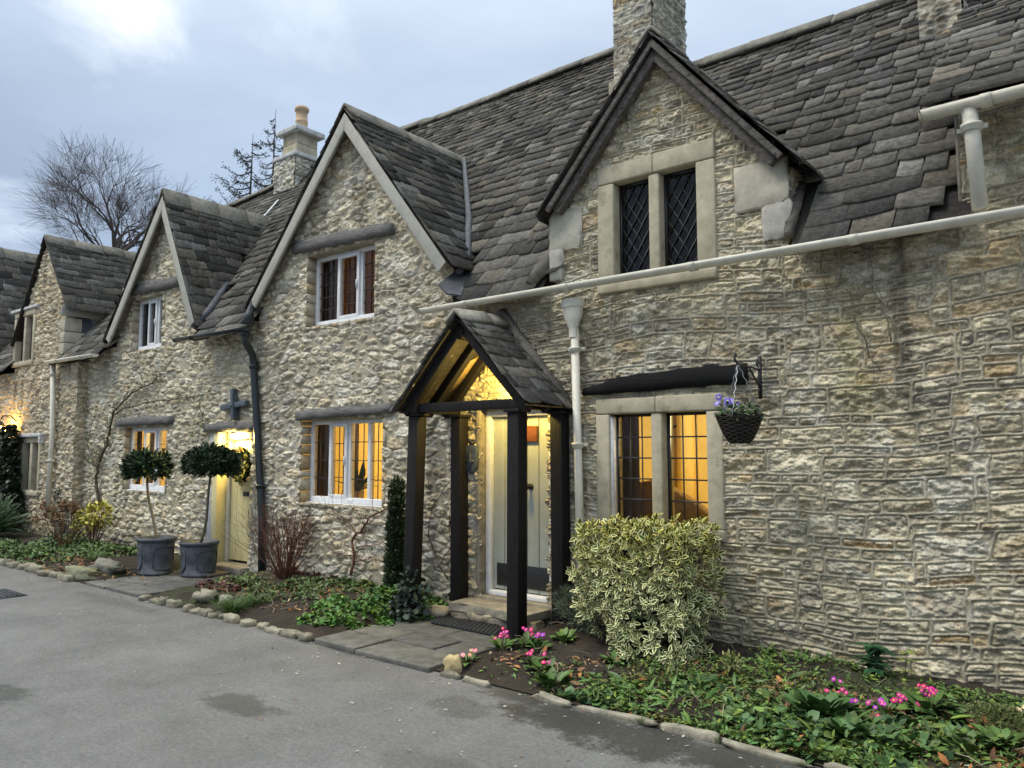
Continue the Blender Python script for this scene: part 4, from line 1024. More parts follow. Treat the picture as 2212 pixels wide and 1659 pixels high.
# ---------------------------------------------------------------- farthest roof
GE = (-19.7, 6.15, -21.2, 3.3, -18.2, 3.5)
stone_wall('wall', cotE, -21.1, -18.3, 0, 6.1, 5.25, .03, 'b', under(*GE), 121)
gable_roof(cotE, GE, 5.16, lambda y: -9, 123, g0=.22, g1=.15, ymax=9)
shell(cotE, -21.1, -18.3, 9.2, 3.0, 9.0, 6.0)
# swan-neck wall lamp glowing at the far end
wl = onY(8, 912, 5.3); L_ = empty('wall_lamp', (0, 0, 0), 'lit black swan-neck lamp on the far cottage wall above dark ivy', 'lamp')
mb = MB(); mb.tube([(wl.x+.1, YD-.02, wl.z+.02), (wl.x+.09, YD-.12, wl.z+.12), (wl.x+.05, YD-.24, wl.z+.12), (wl.x+.04, YD-.27, wl.z+.02)], .014, 6); mb.build('bracket', M['blackmetal'], L_)
mb = MB(); mb.lathe([(.02, .06), (.045, .04), (.085, -.03), (.09, -.04), (.08, -.038), (.04, .03)], (wl.x+.04, YD-.27, wl.z-.04), 14); mb.build('shade', M['blackmetal'], L_)
mb = MB(); mb.lathe([(0, -.05), (.03, -.04), (.035, -.01), (0, .02)], (wl.x+.04, YD-.27, wl.z-.06), 12); mb.build('bulb', M['globe'], L_)
lamp('far_light', (wl.x+.04, YD-.2, wl.z-.14), 40, (1, .55, .12), .04)
# ================================================================== road, beds, paths
def asphalt():
    m, nt, b = nodes_of('asphalt'); L = nt.links.new; v = coord(nt)
    def nz(scale, det=4, rough=.6):
        n = N(nt, 'ShaderNodeTexNoise', i_Scale=scale, i_Detail=det, i_Roughness=rough); L(v, n.inputs['Vector']); return n.outputs['Fac']
    def ramp(f, a, b_, lo, hi):
        r = N(nt, 'ShaderNodeMapRange'); r.inputs['From Min'].default_value = a; r.inputs['From Max'].default_value = b_; r.inputs['To Min'].default_value = lo; r.inputs['To Max'].default_value = hi; L(f, r.inputs['Value']); return r.outputs['Result']
    def M2(op, a, b_):
        n = N(nt, 'ShaderNodeMath', operation=op)
        for i, q in enumerate((a, b_)):
            if isinstance(q, (int, float)): n.inputs[i].default_value = q
            else: L(q, n.inputs[i])
        return n.outputs[0]
    base = N(nt, 'ShaderNodeRGB'); base.outputs[0].default_value = (.155, .152, .146, 1)
    x = mulc(nt, base.outputs[0], ramp(nz(170, 2, .8), .3, .7, .78, 1.22)); x2 = mulc(nt, x.outputs['Result'], ramp(nz(1.4, 9, .7), .3, .7, .74, 1.2)); x3 = mulc(nt, x2.outputs['Result'], ramp(nz(38, 4), .32, .68, .84, 1.16))
    vo = N(nt, 'ShaderNodeTexVoronoi', i_Scale=95); L(v, vo.inputs['Vector'])
    x4 = mulc(nt, x3.outputs['Result'], ramp(vo.outputs['Distance'], .1, .55, 1.10, .88))
    # damp patches, fixed places on the road
    damp = None; wob = M2('MULTIPLY', M2('SUBTRACT', nz(4.5, 8, .65), .5), 2.6); wob2 = M2('MULTIPLY', M2('SUBTRACT', nz(45, 4), .5), .8)
    for (c, rx, ry, k) in DAMP:
        mp = N(nt, 'ShaderNodeMapping'); mp.vector_type = 'POINT'
        mp.inputs['Location'].default_value = (-c[0]/rx, -c[1]/ry, 0); mp.inputs['Scale'].default_value = (1/rx, 1/ry, 0); tcn = N(nt, 'ShaderNodeTexCoord'); L(tcn.outputs['Object'], mp.inputs['Vector'])
        ln = N(nt, 'ShaderNodeVectorMath', operation='LENGTH'); L(mp.outputs[0], ln.inputs[0])
        f = M2('MULTIPLY', ramp(M2('ADD', M2('ADD', ln.outputs['Value'], wob), wob2), .62, 1.0, 1, 0), k)
        damp = f if damp is None else M2('MAXIMUM', damp, f)
    dm = N(nt, 'ShaderNodeMix', data_type='RGBA'); L(damp, dm.inputs['Factor']); L(x4.outputs['Result'], dm.inputs['A'])
    wet = mulc(nt, x4.outputs['Result'], None); wet.inputs['B'].default_value = (.36, .365, .33, 1); L(wet.outputs['Result'], dm.inputs['B'])
    al = N(nt, 'ShaderNodeMix', data_type='RGBA'); L(ramp(nz(.9, 6), .58, .8, 0, .32), al.inputs['Factor']); L(dm.outputs['Result'], al.inputs['A']); al.inputs['B'].default_value = (.085, .088, .065, 1)
    L(al.outputs['Result'], b.inputs['Base Color']); L(ramp(damp, 0, 1, .88, .55), b.inputs['Roughness']); b.inputs['Specular IOR Level'].default_value = .3
    bp = N(nt, 'ShaderNodeBump', i_Strength=.55, i_Distance=.006); L(nz(120, 3, .8), bp.inputs['Height']); L(bp.outputs['Normal'], b.inputs['Normal'])
    return m
def blob(px, py, rx, ry, k=1.0):
    c = onZ(px, py, 0); return ((c.x, c.y), rx, ry, k)
DAMP = [blob(1130, 1500, .35, .22, .9), blob(1240, 1560, .55, .30, 1), blob(1420, 1610, .55, .26, 1), blob(1600, 1645, .5, .22, 1), blob(1720, 1660, .4, .2, .8), blob(520, 1522, .42, .15, .75), blob(0, 1505, .3, .2, .8), blob(910, 1650, .3, .2, .35),
        blob(740, 1400, .7, .14, .45), blob(1000, 1530, .3, .2, .5), blob(240, 1300, 1.2, .12, .3)]
KERB_Y = 4.12
mb = MB(); mb.add([(-400, -400, 0), (400, -400, 0), (400, 400, 0), (-400, 400, 0)], [(0, 1, 2, 3)])
gm = mk('distant_ground', (.06, .07, .045), .95, noise=(.5, .4), bump=None)
tag(mb.build('ground', gm), kind='structure')
def sheet(name, x0, x1, y0, y1, z, mat, res=.1, amp=.0, kind='structure'):
    xs = np.arange(x0, x1+res/2, res); ys = np.arange(y0, y1+res/2, res); U, W = np.meshgrid(xs, ys)
    Z = z + amp*(fbm(U*.5, W*.5, 3, 3)-.5)
    n, m = U.shape; idx = np.arange(n*m).reshape(n, m)
    return tag(mesh_np(name, np.stack([U, W, Z], -1).reshape(-1, 3), np.stack([idx[:-1, :-1], idx[:-1, 1:], idx[1:, 1:], idx[1:, :-1]], -1).reshape(-1, 4), [], None, mat, smooth=True), kind=kind)
sheet('road', -60, 30, -12, 4.6, .006, asphalt(), .25, .012)

soil = mk('soil', None, .95, noise=(60, .5), bump=(90, .8, .01))
P1L, P1R = -5.36, -4.02      # porch path
P0L, P0R = -9.85, -8.48      # path to the yellow door
def xedge(U):
    e = np.ones_like(U)
    for a in (P1L, P1R, P0L, P0R):
        e = np.minimum(e, sst(-.02, .22, np.where((U > P1L) & (U < P1R) | (U > P0L) & (U < P0R), 0*U, np.abs(U-a))))
    return e
def bed_h(U, W, y0):
    edge = sst(0, .25, W-y0)*xedge(U)
    return .015 + edge*(.06 + .07*sst(0, 1.2, W-y0)) + edge*(.05*(fbm(U*2.5, W*2.5, 5, 3)-.5) + .035*(fbm(U*14, W*14, 8, 3)-.5))
def soil_z(x, y): return float(bed_h(np.array(float(x)), np.array(float(y)), KERB_Y))
def soil_bed(x0, x1, y0=KERB_Y, y1=5.72, res=.022, label=None):
    xs = np.arange(x0, x1+res/2, res); ys = np.arange(y0, y1+res/2, res); U, W = np.meshgrid(xs, ys); Z = bed_h(U, W, KERB_Y)
    n, m = U.shape; idx = np.arange(n*m).reshape(n, m)
    t = fbm(U*9, W*9, 12, 4)[..., None]; g = sst(.52, .68, fbm(U*1.6, W*2.2, 15, 4))[..., None]
    C = np.array((.030, .023, .017))*(.6+.9*t); C = C*(1-.55*g) + np.array((.045, .055, .022))*.55*g
    return tag(mesh_np('soil_bed', np.stack([U, W, Z], -1).reshape(-1, 3), np.stack([idx[:-1, :-1], idx[:-1, 1:], idx[1:, 1:], idx[1:, :-1]], -1).reshape(-1, 4), [], C.reshape(-1, 3), soil, smooth=True), kind='structure')
soil_bed(-19, P0L+.02); soil_bed(P0R-.02, P1L+.04); soil_bed(P1R-.0, 3.4)
# flagged paths: slabs with gaps, one mesh of paving each
def paving(name, x0, x1, y0, y1, rows, z, seed):
    rng = random.Random(seed); mb = MB(); y = y0
    mb.box((x0+.02, y0+.03, -.02), (x1-.02, y1, z-.018), col=(.045, .042, .035))
    for k, h in enumerate(rows):
        n = rng.choice([2, 3]) if k else 2; cuts = sorted(rng.uniform(.3, .7) if n == 2 else (i+1)/n+rng.uniform(-.1, .1) for i in range(n-1)); e = [0]+cuts+[1]
        for i in range(n):
            a, b = x0+(x1-x0)*e[i]+.008, x0+(x1-x0)*e[i+1]-.008; c = rng.choice([(.095,.093,.085),(.115,.112,.10),(.085,.085,.08),(.125,.12,.105)])
            q = lambda: rng.uniform(-.012, .012)
            V = [(a+q(), y+.007+q(), z-.05), (b+q(), y+.007+q(), z-.05), (b+q(), y+h-.007+q(), z-.05), (a+q(), y+h-.007+q(), z-.05)]; t = rng.uniform(-.006, .006)
            V += [(vx, vy, z+t+rng.uniform(-.004, .004)) for vx, vy, _ in V]
            mb.add(V, [(0,3,2,1),(4,5,6,7),(0,1,5,4),(1,2,6,5),(2,3,7,6),(3,0,4,7)], col=c)
        y += h
    return tag(mb.build(name, M['flag'], bevel=.008), kind='structure')
paving('path', P1L, P1R, 4.06, 5.66, [.40, .34, .38, .48], .045, 3)
paving('path', P0L, P0R, 4.1, 5.66, [.36, .4, .38, .42], .04, 8)
# stone step under the sage door
st = empty('doorstep', (0, 0, 0), 'worn stone slab step on rubble in front of the sage door', 'step')
V = []; rng = random.Random(4); top = []
for i in range(13):
    t = i/12; x = -4.98+t*.92; top.append((x, 5.30+.03*sin(t*5)+rng.uniform(-.012, .012)))
mb = MB(); poly = top+[(-4.05, 5.62), (-5.0, 5.62)]
mb.prism(poly, .135, .205, axis='z'); mb.build('slab', M['step'], st, bevel=.01)
mb = MB()
for i in range(4): mb = MB(); rock(mb, (-4.86+i*.24, 5.42, .085), (.26, .22, .11), rng, [(.22, .19, .14), (.30, .26, .19), (.17, .155, .125), (.26, .22, .15)][i], boxy=.35, rough=.4); mb.build('rubble', M['rock'], st)
mb = MB(); rock(mb, (-5.16, 5.34, .09), (.24, .2, .1), rng, (.36, .32, .24)); tag(mb.build('loose_stone', M['rock']), 'flat loose stone lying beside the left end of the doorstep', 'stone')
# ribbed mat, coir mat
dm = empty('doormat', (0, 0, 0), 'black ribbed rubber doormat on the flagstones before the porch step', 'doormat')
c0, c1, c2, c3 = [onZ(a, b, .055) for a, b in ((930, 1345), (1072, 1374), (1108, 1342), (975, 1322))]
mb = MB(); n = 17
for i in range(n):
    t0, t1 = i/n, (i+.72)/n
    for (u0, u1, h) in ((t0, t1, .022), (t1, (i+1)/n, .012)):
        A, B, C, D = c0.lerp(c1, u0), c0.lerp(c1, u1), c3.lerp(c2, u1), c3.lerp(c2, u0)
        V = [(p.x, p.y, .052) for p in (A, B, C, D)]+[(p.x, p.y, .052+h) for p in (A, B, C, D)]
        mb.add(V, [(4,5,6,7),(0,1,5,4),(1,2,6,5),(2,3,7,6),(3,0,4,7)])
mb.build('ribbed_pad', M['rubber'], dm)
mb = MB(); mb.box((-9.6, 5.18, .046), (-8.95, 5.48, .075)); tag(mb.build('coir_doormat', M['coir'], bevel=.006), 'brown coir doormat on the flags before the yellow door', 'doormat')
# drain grate in the road at the left edge
g = onZ(0, 1287, .01); gr = empty('drain_grate', (0, 0, 0), 'iron drain grate set in the asphalt at the left edge', 'drain')
mb = MB(); mb.box((g.x-.45, g.y-.2, .0), (g.x+.22, g.y+.2, .013)); mb.build('frame', M['lead'], gr)
mb = MB()
for i in range(7): mb.box((g.x-.4, g.y-.16+i*.05, .013), (g.x+.18, g.y-.135+i*.05, .02))
mb.build('bars', M['lead'], gr)
# ================================================================== plants
def leaf_t(width=.4, n=3, fold=.12, curl=.15, rim=False, tip=.9):
    """leaf template of unit length along +Y, face up +Z; returns verts, quads, rim weight"""
    V = []; Wt = []
    ts = [0]+[(i+1)/(n+1) for i in range(n)]+[1]
    for t in ts:
        w = width*.5*(sin(pi*min(1, t**tip)))**.8 if 0 < t < 1 else .012
        z = -curl*t*t
        if rim:
            for f, r in ((-1, 1), (-.62, 1), (-.6, 0), (0, 0), (.6, 0), (.62, 1), (1, 1)): V.append((w*f, t, z+abs(f)*w*fold*2)); Wt.append(r if 0 < t < 1 else 1)
        else:
            for f in (-1, 0, 1): V.append((w*f, t, z+abs(f)*w*fold*2)); Wt.append(abs(f))
    k = 7 if rim else 3
    Q = [(i*k+j, i*k+j+1, (i+1)*k+j+1, (i+1)*k+j) for i in range(len(ts)-1) for j in range(k-1)]
    return np.array(V), np.array(Q), np.array(Wt)
def frames(D, U):
    """rotation matrices whose Y is D and whose Z leans to U"""
    D = D/np.linalg.norm(D, axis=1, keepdims=True); S = np.cross(D, U); ln = np.linalg.norm(S, axis=1, keepdims=True)
    S = np.where(ln < 1e-4, np.array([1., 0, 0]), S/np.maximum(ln, 1e-6)); Z = np.cross(S, D)
    return np.stack([S, D, Z], -1)
def scatter(mb, tpl, P, D, U, size, col, rimcol=None):
    V, Q, Wt = tpl; R = frames(np.asarray(D, float), np.asarray(U, float)); n = len(P)
    X = np.einsum('nij,kj->nki', R, V)*np.asarray(size, float).reshape(-1, 1, 1) + np.asarray(P, float)[:, None, :]
    C = np.repeat(np.asarray(col, float).reshape(-1, 1, 3), len(V), 1)
    if rimcol is not None: C = C*(1-Wt[None, :, None]) + np.asarray(rimcol, float).reshape(-1, 1, 3)*Wt[None, :, None]
    QQ = (Q[None] + (np.arange(n)*len(V))[:, None, None]).reshape(-1, 4)
    mb.add(X.reshape(-1, 3), QQ, (), C.reshape(-1, 3))
def rnd_dirs(rs, n):
    d = rs.randn(n, 3); return d/np.linalg.norm(d, axis=1, keepdims=True)
def vary(rs, base, n, a=.25):
    base = np.asarray(base, float); k = 1+a*(rs.rand(n, 1)*2-1)
    return base*k*(1+.12*(rs.rand(n, 3)-.5))
LEAF = leaf_t(.42); LONG = leaf_t(.2, 3, .1, .25); ROUND = leaf_t(.85, 2, .06, .1); RIM = leaf_t(.44, 3, .10, .22, rim=True); SPOON = leaf_t(.5, 3, .14, .35, tip=1.5); NEEDLE = leaf_t(.1, 1, .05, .1); BLADE = leaf_t(.024, 3, .1, .5)

def branch(mb, rng, p, d, L, r, depth, kids=(2, 3), spread=.6, up=.1, shrink=.72, wob=.18, sides=4, minr=.002, tips=None, col=(.1, .08, .06), rs_=.6, nseg=3):
    pts = [Vector(p)]; rad = [r]; d = Vector(d).normalized()
    for i in range(nseg):
        d = (d + Vector((rng.gauss(0, wob), rng.gauss(0, wob), rng.gauss(0, wob)+up*.3))).normalized()
        pts.append(pts[-1]+d*L/nseg); rad.append(max(minr, r*(1-(1-rs_)*(i+1)/nseg)))
    mb.tube(pts, rad, sides, col, cap=False)
    if depth <= 0:
        if tips is not None: tips.append((pts[-1], d))
        return
    k = rng.randint(*kids)
    for i in range(k):
        a = rng.uniform(.4, 1)*spread*(1 if k > 1 else .4)
        ax = d.orthogonal().normalized(); ax.rotate(Matrix.Rotation(rng.uniform(0, 2*pi), 3, d))
        nd = d.copy(); nd.rotate(Matrix.Rotation(a, 3, ax)); nd = (nd+Vector((0, 0, up))).normalized()
        s = pts[-1] if (i == 0 or rng.random() < .55) else pts[rng.randint(max(1, nseg-1), nseg)]
        branch(mb, rng, s, nd, L*shrink*rng.uniform(.8, 1.15), max(minr, rad[-1]*rng.uniform(.75, .95)), depth-1, kids, spread, up, shrink, wob, sides, minr, tips, col, rs_, nseg)

# ---------------------------------------------------------------- variegated bush under the lit window
def variegated_bush():
    rs = np.random.RandomState(5); rng = random.Random(5)
    b0 = onZ(1400, 1412, .1); e = empty('variegated_shrub', (b0.x, b0.y, .08), 'clipped cream-edged variegated shrub under the lit stone window', 'shrub')
    # two masses: a box-like head and a lower skirt at the right
    def inside(x, z):        # photo outline, metres from the base centre
        head = (-.60 < x < .50) & (z > .40) & (z < 1.075)
        return head
    Yc = b0.y + .08; P = []; Nn = []
    x0, x1, y0, y1, z0, z1 = -.505, .40, -.30, .30, .36, .985
    for nrm, n in (((0, -1, 0), 330), ((0, 0, 1), 190), ((-1, 0, 0), 90), ((1, 0, 0), 100), ((0, 1, 0), 60)):
        q = np.stack([rs.uniform(x0, x1, n), rs.uniform(y0, y1, n), rs.uniform(z0, z1, n)], -1); v = np.array(nrm, float)
        for ax_, (lo, hi) in enumerate(((x0, x1), (y0, y1), (z0, z1))):
            if v[ax_]: q[:, ax_] = (hi if v[ax_] > 0 else lo)
        q = q + .035*(np.stack([fbm(q[:, 0]*5+k*9, q[:, 2]*5+q[:, 1]*3, 5, 3) for k in range(3)], -1)-.5)*3 - v*rs.rand(n, 1)**2*.13
        P.append(q); Nn.append(v+rs.randn(n, 3)*.42)
    lobes = [((-.1, 0, .78), (.40, .3, .27), 0), ((-.14, 0, .56), (.38, .28, .25), 0), ((.10, -.14, .34), (.33, .27, .34), 320), ((.14, -.2, .15), (.33, .25, .17), 120), ((-.33, 0, .42), (.22, .22, .26), 90)]
    for c, r, n in lobes:
        if n:
            d = rnd_dirs(rs, n); P.append(np.array(c)+d*np.array(r)*(.8+.24*rs.rand(n, 1))); Nn.append(d+rs.randn(n, 3)*.25)
    for k in range(26): P.append(np.array([[rs.uniform(x0, x1), rs.uniform(y0, y1), z1+rs.uniform(.0, .05)]])); Nn.append(np.array([[rs.randn()*.3, rs.randn()*.3, 1.]]))
    P = np.concatenate(P); Nn = np.concatenate(Nn)
    keep = (P[:, 2] > .02); P, Nn = P[keep], Nn[keep]
    mb = MB(); LP = []; LD = []; LU = []; LS = []
    for p, n in zip(P, Nn):
        n = n/np.linalg.norm(n); n = n + np.array([0, 0, .22]); n /= np.linalg.norm(n)
        t = np.cross(n, [.3, .5, .8]); t /= np.linalg.norm(t); b = np.cross(n, t); k = rs.randint(6, 10); a0 = rs.rand()*6
        for i in range(k):
            a = a0 + i*2.4; tilt = .35+.75*(i/k)*rs.uniform(.8, 1.2)
            d = n*cos(tilt) + (t*cos(a)+b*sin(a))*sin(tilt)
            LP.append(p+n*.02*(1-i/k)+d*.008); LD.append(d + np.array([0, 0, -.12])); LU.append(n); LS.append(rs.uniform(.030, .074))
    n = len(LP); LP = np.array(LP)+np.array([b0.x, Yc, .02])
    green = vary(rs, (.05, .09, .015), n, .5)
    yl = rs.rand(n, 1)*sst(.35, .95, (LP[:, 2:3]-.1))
    cream = np.array((.86, .82, .46))*(1-yl)+np.array((.84, .72, .14))*yl; cream = cream*(.72+.5*rs.rand(n, 1))
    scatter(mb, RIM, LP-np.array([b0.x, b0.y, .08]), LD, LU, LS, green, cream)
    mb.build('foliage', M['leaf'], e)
    mb = MB(); n = 1300; d = rnd_dirs(rs, n); q = rs.rand(n, 1)**.4
    c = np.array([l[0] for l in lobes[:4]]); r = np.array([l[1] for l in lobes[:4]]); ix = rs.randint(0, 4, n)
    p = c[ix]+d*r[ix]*q*.8; p[:, 2] = np.maximum(p[:, 2], .05)
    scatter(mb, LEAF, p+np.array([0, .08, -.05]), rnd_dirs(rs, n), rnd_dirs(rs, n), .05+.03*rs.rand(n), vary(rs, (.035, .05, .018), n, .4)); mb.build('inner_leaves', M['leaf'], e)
    mb = MB()
    for i in range(16): branch(mb, rng, (rng.uniform(-.15, .25), rng.uniform(-.08, .14), -.05), (rng.uniform(-.4, .4), rng.uniform(-.2, .2), 1), .3, .013, 2, spread=.5, up=.2, col=(.09, .075, .05))
    mb.build('stems', M['bark'], e)
variegated_bush()

def leafy(name, label, cat, base, blobs, tpl, n, size, col, group=None, mat='leaf', up=.5, stems=0, stemcol=(.08, .06, .045), rim=None, seed=1, var=.35, outward=1.0, stemr=.006, part='foliage'):
    """a plant of leaves spread through soft lobes; blobs: (centre, radii, weight) relative to base"""
    rs = np.random.RandomState(seed); rng = random.Random(seed); e = empty(name, base, label, cat, group)
    wts = np.array([b[2] for b in blobs], float); ix = rs.choice(len(blobs), n, p=wts/wts.sum())
    c = np.array([b[0] for b in blobs])[ix]; r = np.array([b[1] for b in blobs])[ix]; d = rnd_dirs(rs, n)
    p = c+d*r*(rs.rand(n, 1)**.38); p[:, 2] = np.maximum(p[:, 2], -.01)
    D = d*outward + rs.randn(n, 3)*.45 + np.array([0, 0, up*.6]); mb = MB()
    scatter(mb, tpl, p, D, d*.5+rs.randn(n, 3)*.35+np.array([0, -.2, .8]), size*(.65+.7*rs.rand(n)), vary(rs, col, n, var), None if rim is None else vary(rs, rim, n, .2))
    mb.build(part, M[mat], e)
    if stems:
        mb = MB()
        for i in range(stems):
            k = rng.randrange(n); q = p[k]; a = Vector((q[0]*.15, q[1]*.15, -.03)); b = Vector(q); m = a.lerp(b, .5)+Vector((rng.uniform(-.03, .03), rng.uniform(-.03, .03), .04)); mb.tube([a, m, b], [stemr, stemr*.8, stemr*.5], 4, stemcol, cap=False)
        mb.build('stems', M['bark'], e)
    return e
def at(px, py, dz=0.0):
    p = onZ(px, py, .08); return (p.x, p.y, soil_z(p.x, p.y)-.005+dz)

# ---------------------------------------------------------------- bay trees in lead pots
def pot(base, r, h, label, seed):
    e = empty('lead_planter', base, label, 'planter', 'lead planters by the yellow door')
    mb = MB(); mb.lathe([(r*.0, 0), (r*.90, 0), (r*.92, .03), (r*.88, .04), (r*.93, h*.45), (r*.97, h-.06), (r*.965, h-.055), (r*1.0, h-.05), (r*1.05, h-.03), (r*1.05, h-.008), (r*1.0, h), (r*.93, h), (r*.91, h-.05), (0, h-.055)], (0, 0, 0), 40, 1.0, .92)
    mb.build('pot', M['leadpot'], e, smooth=False)
    def rr(z): return r*(.90+.07*z/h)+.003
    for k in range(3):                                                    # raised octagonal panels
        a0 = -2.05+k*2.09; mb = MB(); hw = .70; c = .2
        out = [(-hw, .10), (-hw, .28+.0), (-hw+c, h-.11), (hw-c, h-.11), (hw, .28), (hw, .14), (hw-c, .075), (-hw+c, .075), (-hw, .13)]
        path = []
        for (a, z), (a2, z2) in zip(out[:-1], out[1:]):
            for q in range(6): t = q/6; aa = a0+a+(a2-a)*t; z_ = z+(z2-z)*t; path.append((rr(z_)*cos(aa), rr(z_)*.92*sin(aa), z_))
        path.append(path[0]); mb.tube(path, .007, 5); mb.build('panel_moulding', M['leadpot'], e, smooth=True)
    mb = MB(); n = 12; mb.add([(0, 0, h-.045)]+[(r*.9*cos(2*pi*i/n), r*.83*sin(2*pi*i/n), h-.05) for i in range(n)], [], [(0, i+1, (i+1) % n+1) for i in range(n)], (.03, .024, .018)); mb.build('compost', soil, e)
    return e
def bay(base, h_stem, lean, R, Hc, label, seed, n=3200):
    rs = np.random.RandomState(seed); e = empty('bay_tree', base, label, 'tree', 'clipped bay trees')
    mb = MB(); N_ = 9; pts = []
    for i in range(N_): t = i/(N_-1); pts.append((lean[0]*t+lean[1]*sin(t*pi)+.01*sin(t*7), .01*sin(t*6), -.03+h_stem*t))
    mb.tube(pts, [.019-.004*i/N_ for i in range(N_)], 8, (.15, .135, .10)); 
    top = Vector(pts[-1]); rng = random.Random(seed)
    for i in range(14): branch(mb, rng, top, (rng.uniform(-1, 1), rng.uniform(-1, 1), rng.uniform(.1, 1)), R*.5, .008, 1, spread=.6, col=(.12, .11, .07))
    mb.build('trunk', M['bark'], e)
    mb = MB(); ns = n//7; d = rnd_dirs(rs, ns); d[:, 2] = np.where(d[:, 2] < -.6, -d[:, 2]*.5, d[:, 2]); lump = 1+.14*np.sin(d[:, :1]*7+seed)*np.cos(d[:, 1:2]*6)
    p = d*np.array([R, R, Hc])*(.55+.5*rs.rand(ns, 1)**.6)*lump; LP = []; LD = []; LU = []
    for q, nn in zip(p, d):
        nn = nn+np.array([0, 0, .45]); nn /= np.linalg.norm(nn); t = np.cross(nn, [.3, .7, .2]); t /= np.linalg.norm(t); b = np.cross(nn, t)
        for i in range(9):
            a = i*2.4+rs.rand(); tl = .3+.6*rs.rand(); dd = nn*cos(tl)+(t*cos(a)+b*sin(a))*sin(tl); LP.append(q+nn*rs.uniform(-.03, .02)); LD.append(dd); LU.append(nn+rs.randn(3)*.3)
    LP = np.array(LP)+np.array([top.x, top.y, top.z+Hc*.45]); n2 = len(LP)
    scatter(mb, leaf_t(.32, 3, .16, .1), LP, LD, LU, .042+.042*rs.rand(n2), vary(rs, (.022, .045, .018), n2, .5)); mb.build('crown', M['leaf'], e)
b1 = onZ(335, 1239, .04); b2 = onZ(428, 1243, .04)
pot((b1.x, b1.y, .042), .245, .46, 'lead planter with octagonal panels holding the bay tree farther from the yellow door', 1)
pot((b2.x, b2.y, .042), .245, .43, 'lead planter with octagonal panels holding the bay tree nearer the yellow door', 2)
t1 = onY(318, 1022, b1.y); t2 = onY(462, 1015, b2.y)
bay((b1.x, b1.y, .44), t1.z-.44, (t1.x-b1.x, -.02), .275, .215, 'round-headed bay tree with straight stem, in front of the white window', 3)
bay((b2.x, b2.y, .42), t2.z-.42, (t2.x-b2.x-.06, .05), .31, .215, 'broad-headed bay tree with leaning stem, beside the yellow door', 4, 4200)

# ---------------------------------------------------------------- twiggy and small shrubs
def twiggy(name, label, base, n, L, lean, col, seed, depth=2, r=.006, spread=.55, up=.12, cat='shrub', shrink=.7, wob=.12):
    rng = random.Random(seed); e = empty(name, base, label, cat); mb = MB(); tips = []
    for i in range(n):
        a = rng.uniform(0, 2*pi); q = rng.random()**.6*lean
        branch(mb, rng, (cos(a)*.07*rng.random(), sin(a)*.07*rng.random(), -.03), (cos(a)*q, sin(a)*q, 1), L*rng.uniform(.75, 1.1), r, depth, spread=spread, up=up, tips=tips, col=[c*q for q in [rng.uniform(.7, 1.35)] for c in col], sides=3, minr=.0016, shrink=shrink, wob=wob)
    mb.build('twigs', M['bark'], e); return e, tips
c = at(622, 1262); twiggy('twiggy_shrub', 'red-brown bare twiggy shrub at the foot of the black downpipe', (c[0], 5.32, c[2]), 60, .40, .75, (.13, .06, .045), 7, 2, .0065, .5, .16)
c = at(150, 1190); e, tips = twiggy('hydrangea', 'brown dormant hydrangea with dead flower heads at the foot of the cream pipe', (c[0], 5.0, c[2]), 34, .42, .7, (.16, .09, .055), 8, 1, .006, .4, .2)
rs = np.random.RandomState(8); mb = MB()
for p, d in tips[::2][:26]:
    k = 26; q = np.array(p)+rnd_dirs(rs, k)*.05*rs.rand(k, 1)**.4; scatter(mb, ROUND, q, rnd_dirs(rs, k), rnd_dirs(rs, k), .03+.02*rs.rand(k), vary(rs, (.20, .125, .075), k, .3))
mb.build('dead_blossoms', M['litter'], e)
c = at(262, 1185); leafy('spotted_laurel', 'yellow-leaved shrub on brown stems behind the left lead planter', 'shrub', (c[0], 5.25, c[2]), [((.0, 0, .45), (.34, .22, .16), 2), ((-.25, 0, .3), (.2, .2, .14), 1), ((.22, 0, .55), (.18, .15, .12), 1)], LEAF, 420, .075, (.40, .38, .07), stems=40, seed=9, var=.5, stemcol=(.14, .08, .05))
c = at(45, 1110); leafy('dark_shrub', 'rounded dark evergreen shrub under the lower far window', 'shrub', (c[0], 5.1, c[2]), [((0, 0, .38), (.75, .4, .32), 2), ((-.5, 0, .3), (.5, .4, .28), 1)], LEAF, 2600, .065, (.022, .042, .020), seed=10, stems=20)
c = at(22, 1165); leafy('grassy_perennial', 'upright blue-green grassy clump at the far left of the bed', 'plant', (c[0], 4.75, c[2]), [((0, 0, .12), (.22, .2, .10), 1)], BLADE, 900, .42, (.05, .095, .035), seed=11, up=2.2, outward=.6)
c = at(128, 1100); p = onY(128, 1090, 5.38); leafy('spiral_topiary', 'small dark spiral topiary beside the cream pipe', 'topiary', (p.x, 5.38, .1), [((.04*cos(i*1.3), .04*sin(i*1.3), .15+i*.075), (.13-.008*i, .12-.008*i, .055), 1.2-.07*i) for i in range(10)], leaf_t(.3, 1), 2200, .028, (.014, .028, .014), seed=12, mat='matte_leaf')
p = onY(858, 1270, 5.35)
leafy('columnar_conifer', 'slim dark columnar conifer at the left porch post', 'conifer', (p.x, 5.33, .1), [((.0, 0, .10+i*.105), (.135-.006*i+(.02 if i % 3 == 0 else 0), .12-.005*i, .08), 1.6-.09*i) for i in range(11)], leaf_t(.35, 1), 11000, .034, (.018, .036, .014), seed=13, mat='matte_leaf', up=1.2)
